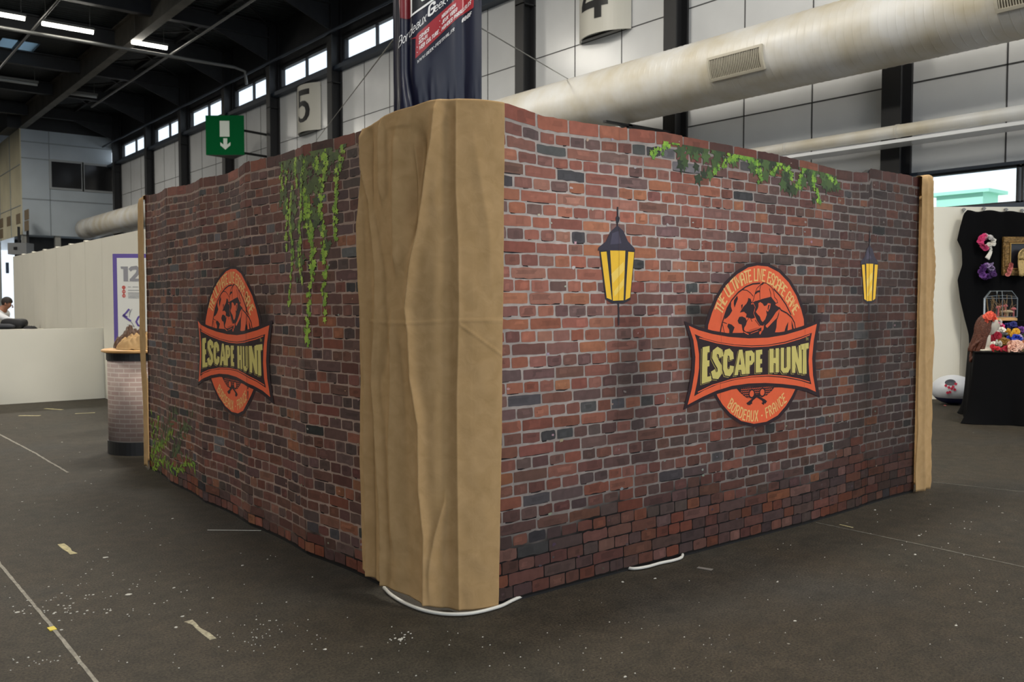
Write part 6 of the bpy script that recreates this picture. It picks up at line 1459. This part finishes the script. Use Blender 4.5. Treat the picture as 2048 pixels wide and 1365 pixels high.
for k in range(16):
    a = Vector((ct.x + rn.uniform(-.12, .12), ct.y + rn.uniform(-.1, .1), bz + .045)); mb.tube(catmull([a, a + Vector((rn.gauss(0, .02), rn.gauss(0, .02), .1)), a + Vector((rn.gauss(0, .04), rn.gauss(0, .04), rn.uniform(.16, .28)))], 4), .004, 5)
for s_ in (-1, 1):
    a = Vector((ct.x, ct.y, bz + .05)) - RT * .13; mb.tube(catmull([a, a + RT * .03 * s_ + UP * .1, a + RT * .05 * s_ + UP * .24], 4), .008, 5)
mb.build('twigs', mat('twig', lin((150, 120, 80)), .8), root)
for (u, v, r, cn) in ((.05, .115, .075, 'pale'), (-.05, .17, .03, 'pink'), (.02, .19, .03, 'pink'), (.13, .15, .035, 'pink')):
    mb = MB(); q = Vector((ct.x, ct.y, bz)) + RT * u - FW * .06; mb.tube([q + UP * .046, q + UP * v], .012, 8); mb.lathe([(r, v - .01), (r * .8, v + .012), (r * .3, v + .022), (.001, v + .024)], q, 16)
    mb.build('mushroom', fl('mushroom_' + cn, (216, 190, 150) if cn == 'pale' else (216, 120, 120)), root, smooth=True)
mb = MB(); q = Vector((ct.x, ct.y, bz)) - FW * .0; mb.box((-.04, -.03, .285), (.05, .03, .345), M=basis(q))
mb.build('glass_reflection', mat('glass_reflection', (1, 1, 1), .4, emit=(.85, 1, .95), emit_str=1.6), root)  # glowing block imitating a bright reflection in the terrarium glass

# things pinned to the backdrop
def wreath(px, py, label, cols, rad, ribbon_=False):
    q = sp_(px, py, dk - .12); root = thing('flower_wreath', label, 'flower wreath', q, 'flower wreaths pinned to the black backdrop')
    rn = random.Random(px)
    for ci, cn in enumerate(cols):
        mb = MB()
        for k in range(9):
            a = 2 * pi * (k / 9 * (1 / len(cols)) + ci / len(cols)) + pi / 2 + .3; mb_ = q + (RT * cos(a) + UP * sin(a)) * rad + Vector((rn.gauss(0, .012), rn.gauss(0, .012), rn.gauss(0, .012)))
            blossom(mb, mb_, .042, rn)
        mb.build('blooms', cn, root)
    if ribbon_:
        mb = MB()
        for k in range(4): mb.tube(catmull([q + RT * .06 - UP * .05, q + RT * (.06 + .01 * k) - UP * .14, q + RT * (.0 + .015 * k) - UP * (.24 + .01 * k)], 5), .011, 6)
        mb.build('ribbon', FM['white'], root, smooth=True)
wreath(1972, 484, 'pink and white flower wreath with a hanging white ribbon, upper one on the black backdrop', [FM['hot pink'], fl('petal_rosy', (196, 60, 110)), FM['white'], fl('petal_greyish', (200, 196, 196))][::1], .085, True)
wreath(1974, 543, 'purple flower wreath with a few pale blooms, lower one on the black backdrop', [fl('petal_purple', (92, 44, 120)), FM['violet'], fl('petal_plum', (70, 34, 96)), FM['lilac']], .085)
# gilt frame
q0 = sp_(2004, 474, dk - .09); q1 = sp_(2004, 551, dk - .09); FH = q0.z - q1.z; FWd = .62
root = thing('gilt_frame', 'ornate gilt picture frame hanging on the black backdrop at the right edge of the picture', 'picture frame', q1)
GM = basis(Vector((q1.x, q1.y, 0)))
mb = MB(); f = .105; z0, z1 = q1.z, q0.z
for (x0, x1, za, zb) in ((0, FWd, z1 - f, z1), (0, FWd, z0, z0 + f), (0, f, z0 + f, z1 - f), (FWd - f, FWd, z0 + f, z1 - f)):
    mb.box((x0, -.02, za), (x1, .02, zb), M=GM)
    mb.box((x0 + (.0 if x1 - x0 > .2 else .02), -.035, za + .025), (x1 - (.0 if x1 - x0 > .2 else .02), -.02, zb - .025), M=GM)
mb.build('frame', mat('gilt', lin((128, 98, 52)), .45, metal=.3, noise_scale=30, noise_amt=.6, bump=.9, bump_scale=40), root)
mb = MB()
for (x0, x1, za, zb) in ((f - .015, FWd - f + .015, z1 - f - .0, z1 - f + .012), (f - .015, FWd - f + .015, z0 + f - .012, z0 + f), (f - .012, f, z0 + f, z1 - f), (FWd - f, FWd - f + .012, z0 + f, z1 - f)): mb.box((x0, -.045, za), (x1, -.02, zb), M=GM)
mb.build('inner_moulding', mat('gilt_bright', lin((170, 134, 70)), .4, metal=.3), root)
mb = MB(); mb.box((f, .0, z0 + f), (FWd - f, .01, z1 - f), M=GM); mb.build('picture', mat('dark_picture', lin((26, 24, 30)), .3), root)
q = sp_(2020, 536, dk - .16); mb = MB(); rn = random.Random(3)
for k in range(8): blossom(mb, q + UP * (.05 - .022 * k) + RT * (.02 - .007 * k), .035, rn)
tag(mb.build('flower_spray', fl('petal_dusty', (206, 120, 116)), loc=q), 'small dusty pink flower spray in the corner of the gilt frame', 'flowers')
q = sp_(2050, 520, dk - .2); mb = MB(); rn = random.Random(8)
for k in range(30):
    x = rn.uniform(-.09, .09); mb.tube(catmull([q + UP * .16 + RT * x * .3, q + UP * .10 + RT * x, q - UP * .05 + RT * x * 1.1, q - UP * rn.uniform(.15, .25) + RT * (x * .9)], 4), .012, 5)
tag(mb.build('blonde_wig', mat('blonde_hair', lin((196, 168, 110)), .5, noise_scale=60, noise_amt=.3), smooth=True, loc=q), 'blonde wig hanging at the right edge of the picture beside the gilt frame', 'wig')

# inflatable ball and blue bag on the floor
cb_ = sp_(1906, 808, 13.0); g = at_z(1906, 809); cb_ = Vector((g.x, g.y, 0)); Rb = 41 * (cb_ - Vector((0, 0, 0))).dot(FW) / FPX
root = thing('inflatable_ball', 'large soft white and navy ball on the floor against the white partition', 'ball', cb_)
m1 = mat('ball_white', lin((196, 200, 208)), .35); m2 = mat('ball_navy', lin((36, 42, 92)), .35); m3 = mat('ball_dark_patch', lin((44, 48, 62)), .5)
mb = MB(); n1, n2 = 24, 40; vs = []; H2 = Rb * .72
for i in range(n1 + 1):
    a = -pi / 2 + pi * i / n1
    for k in range(n2): t = 2 * pi * k / n2; rr = 1 + .012 * cos(t * 6); vs.append((cb_.x + Rb * cos(a) * cos(t) * rr, cb_.y + Rb * cos(a) * sin(t) * rr, H2 + H2 * sin(a) * (1 + .0)))
for i in range(n1):
    for k in range(n2):
        mb.f.append((i * n2 + k, i * n2 + (k + 1) % n2, (i + 1) * n2 + (k + 1) % n2, (i + 1) * n2 + k)); mb.mi.append(1 if i < 8 else 0)
mb.v = [tuple(v) for v in vs]; mb.c = [(1, 1, 1)] * len(vs)
mb.build('shell', [m1, m2], root, smooth=True)
def on_ball(a, e, r): # a azimuth from the viewer side, e elevation
    a -= .45
    d = (-FW * cos(a) + RT * sin(a)); return Vector((cb_.x, cb_.y, H2)) + Vector((d.x * Rb * cos(e), d.y * Rb * cos(e), H2 * sin(e))) * r
mb = MB()
ring = [on_ball(-.18 + .30 * cos(t), .62 + .24 * sin(t), 1.012) for t in [2 * pi * i / 16 for i in range(16)]]; mb.raw(ring + [on_ball(-.18, .62, 1.02)], [(i, (i + 1) % 16, 16) for i in range(16)]); mb.build('valve_patch', m3, root)
rn = random.Random(6); mp = fl('petal_scattered', (206, 60, 90))
for (a, e) in ((-.35, .35), (-.2, .25), (-.08, .18), (0.05, .12), (-.02, .3), (.1, .5), (-.15, -.05), (-.25, -.1)):
    mb = MB(); q = on_ball(a, e, 1.02); blossom(mb, q, .020, rn, ax=(q - Vector((cb_.x, cb_.y, H2))).normalized(), petals=5); tag(mb.build('loose_petal', mp, loc=q), 'loose red petals resting on the white and navy ball', 'petals', 'red petals strewn on the ball')
for (x, y) in ((1898, 802), (1890, 808), (1903, 800)):
    mb = MB(); q = at_z(x, y + 6) + UP * .012; blossom(mb, q, .020, rn, ax=UP.copy(), petals=5); tag(mb.build('loose_petal', fl('petal_rose', (206, 120, 120)), loc=q), 'pale red petals lying on the floor in front of the ball', 'petals', 'petals on the floor before the ball')
g = at_z(1948, 806); soft_box('blue_bag', Vector((g.x, g.y, 0.005)), .13, .12, .32, 'dark blue bag standing between the ball and the black table', mat('blue_plastic', lin((40, 48, 110)), .35), 4, 'bag')
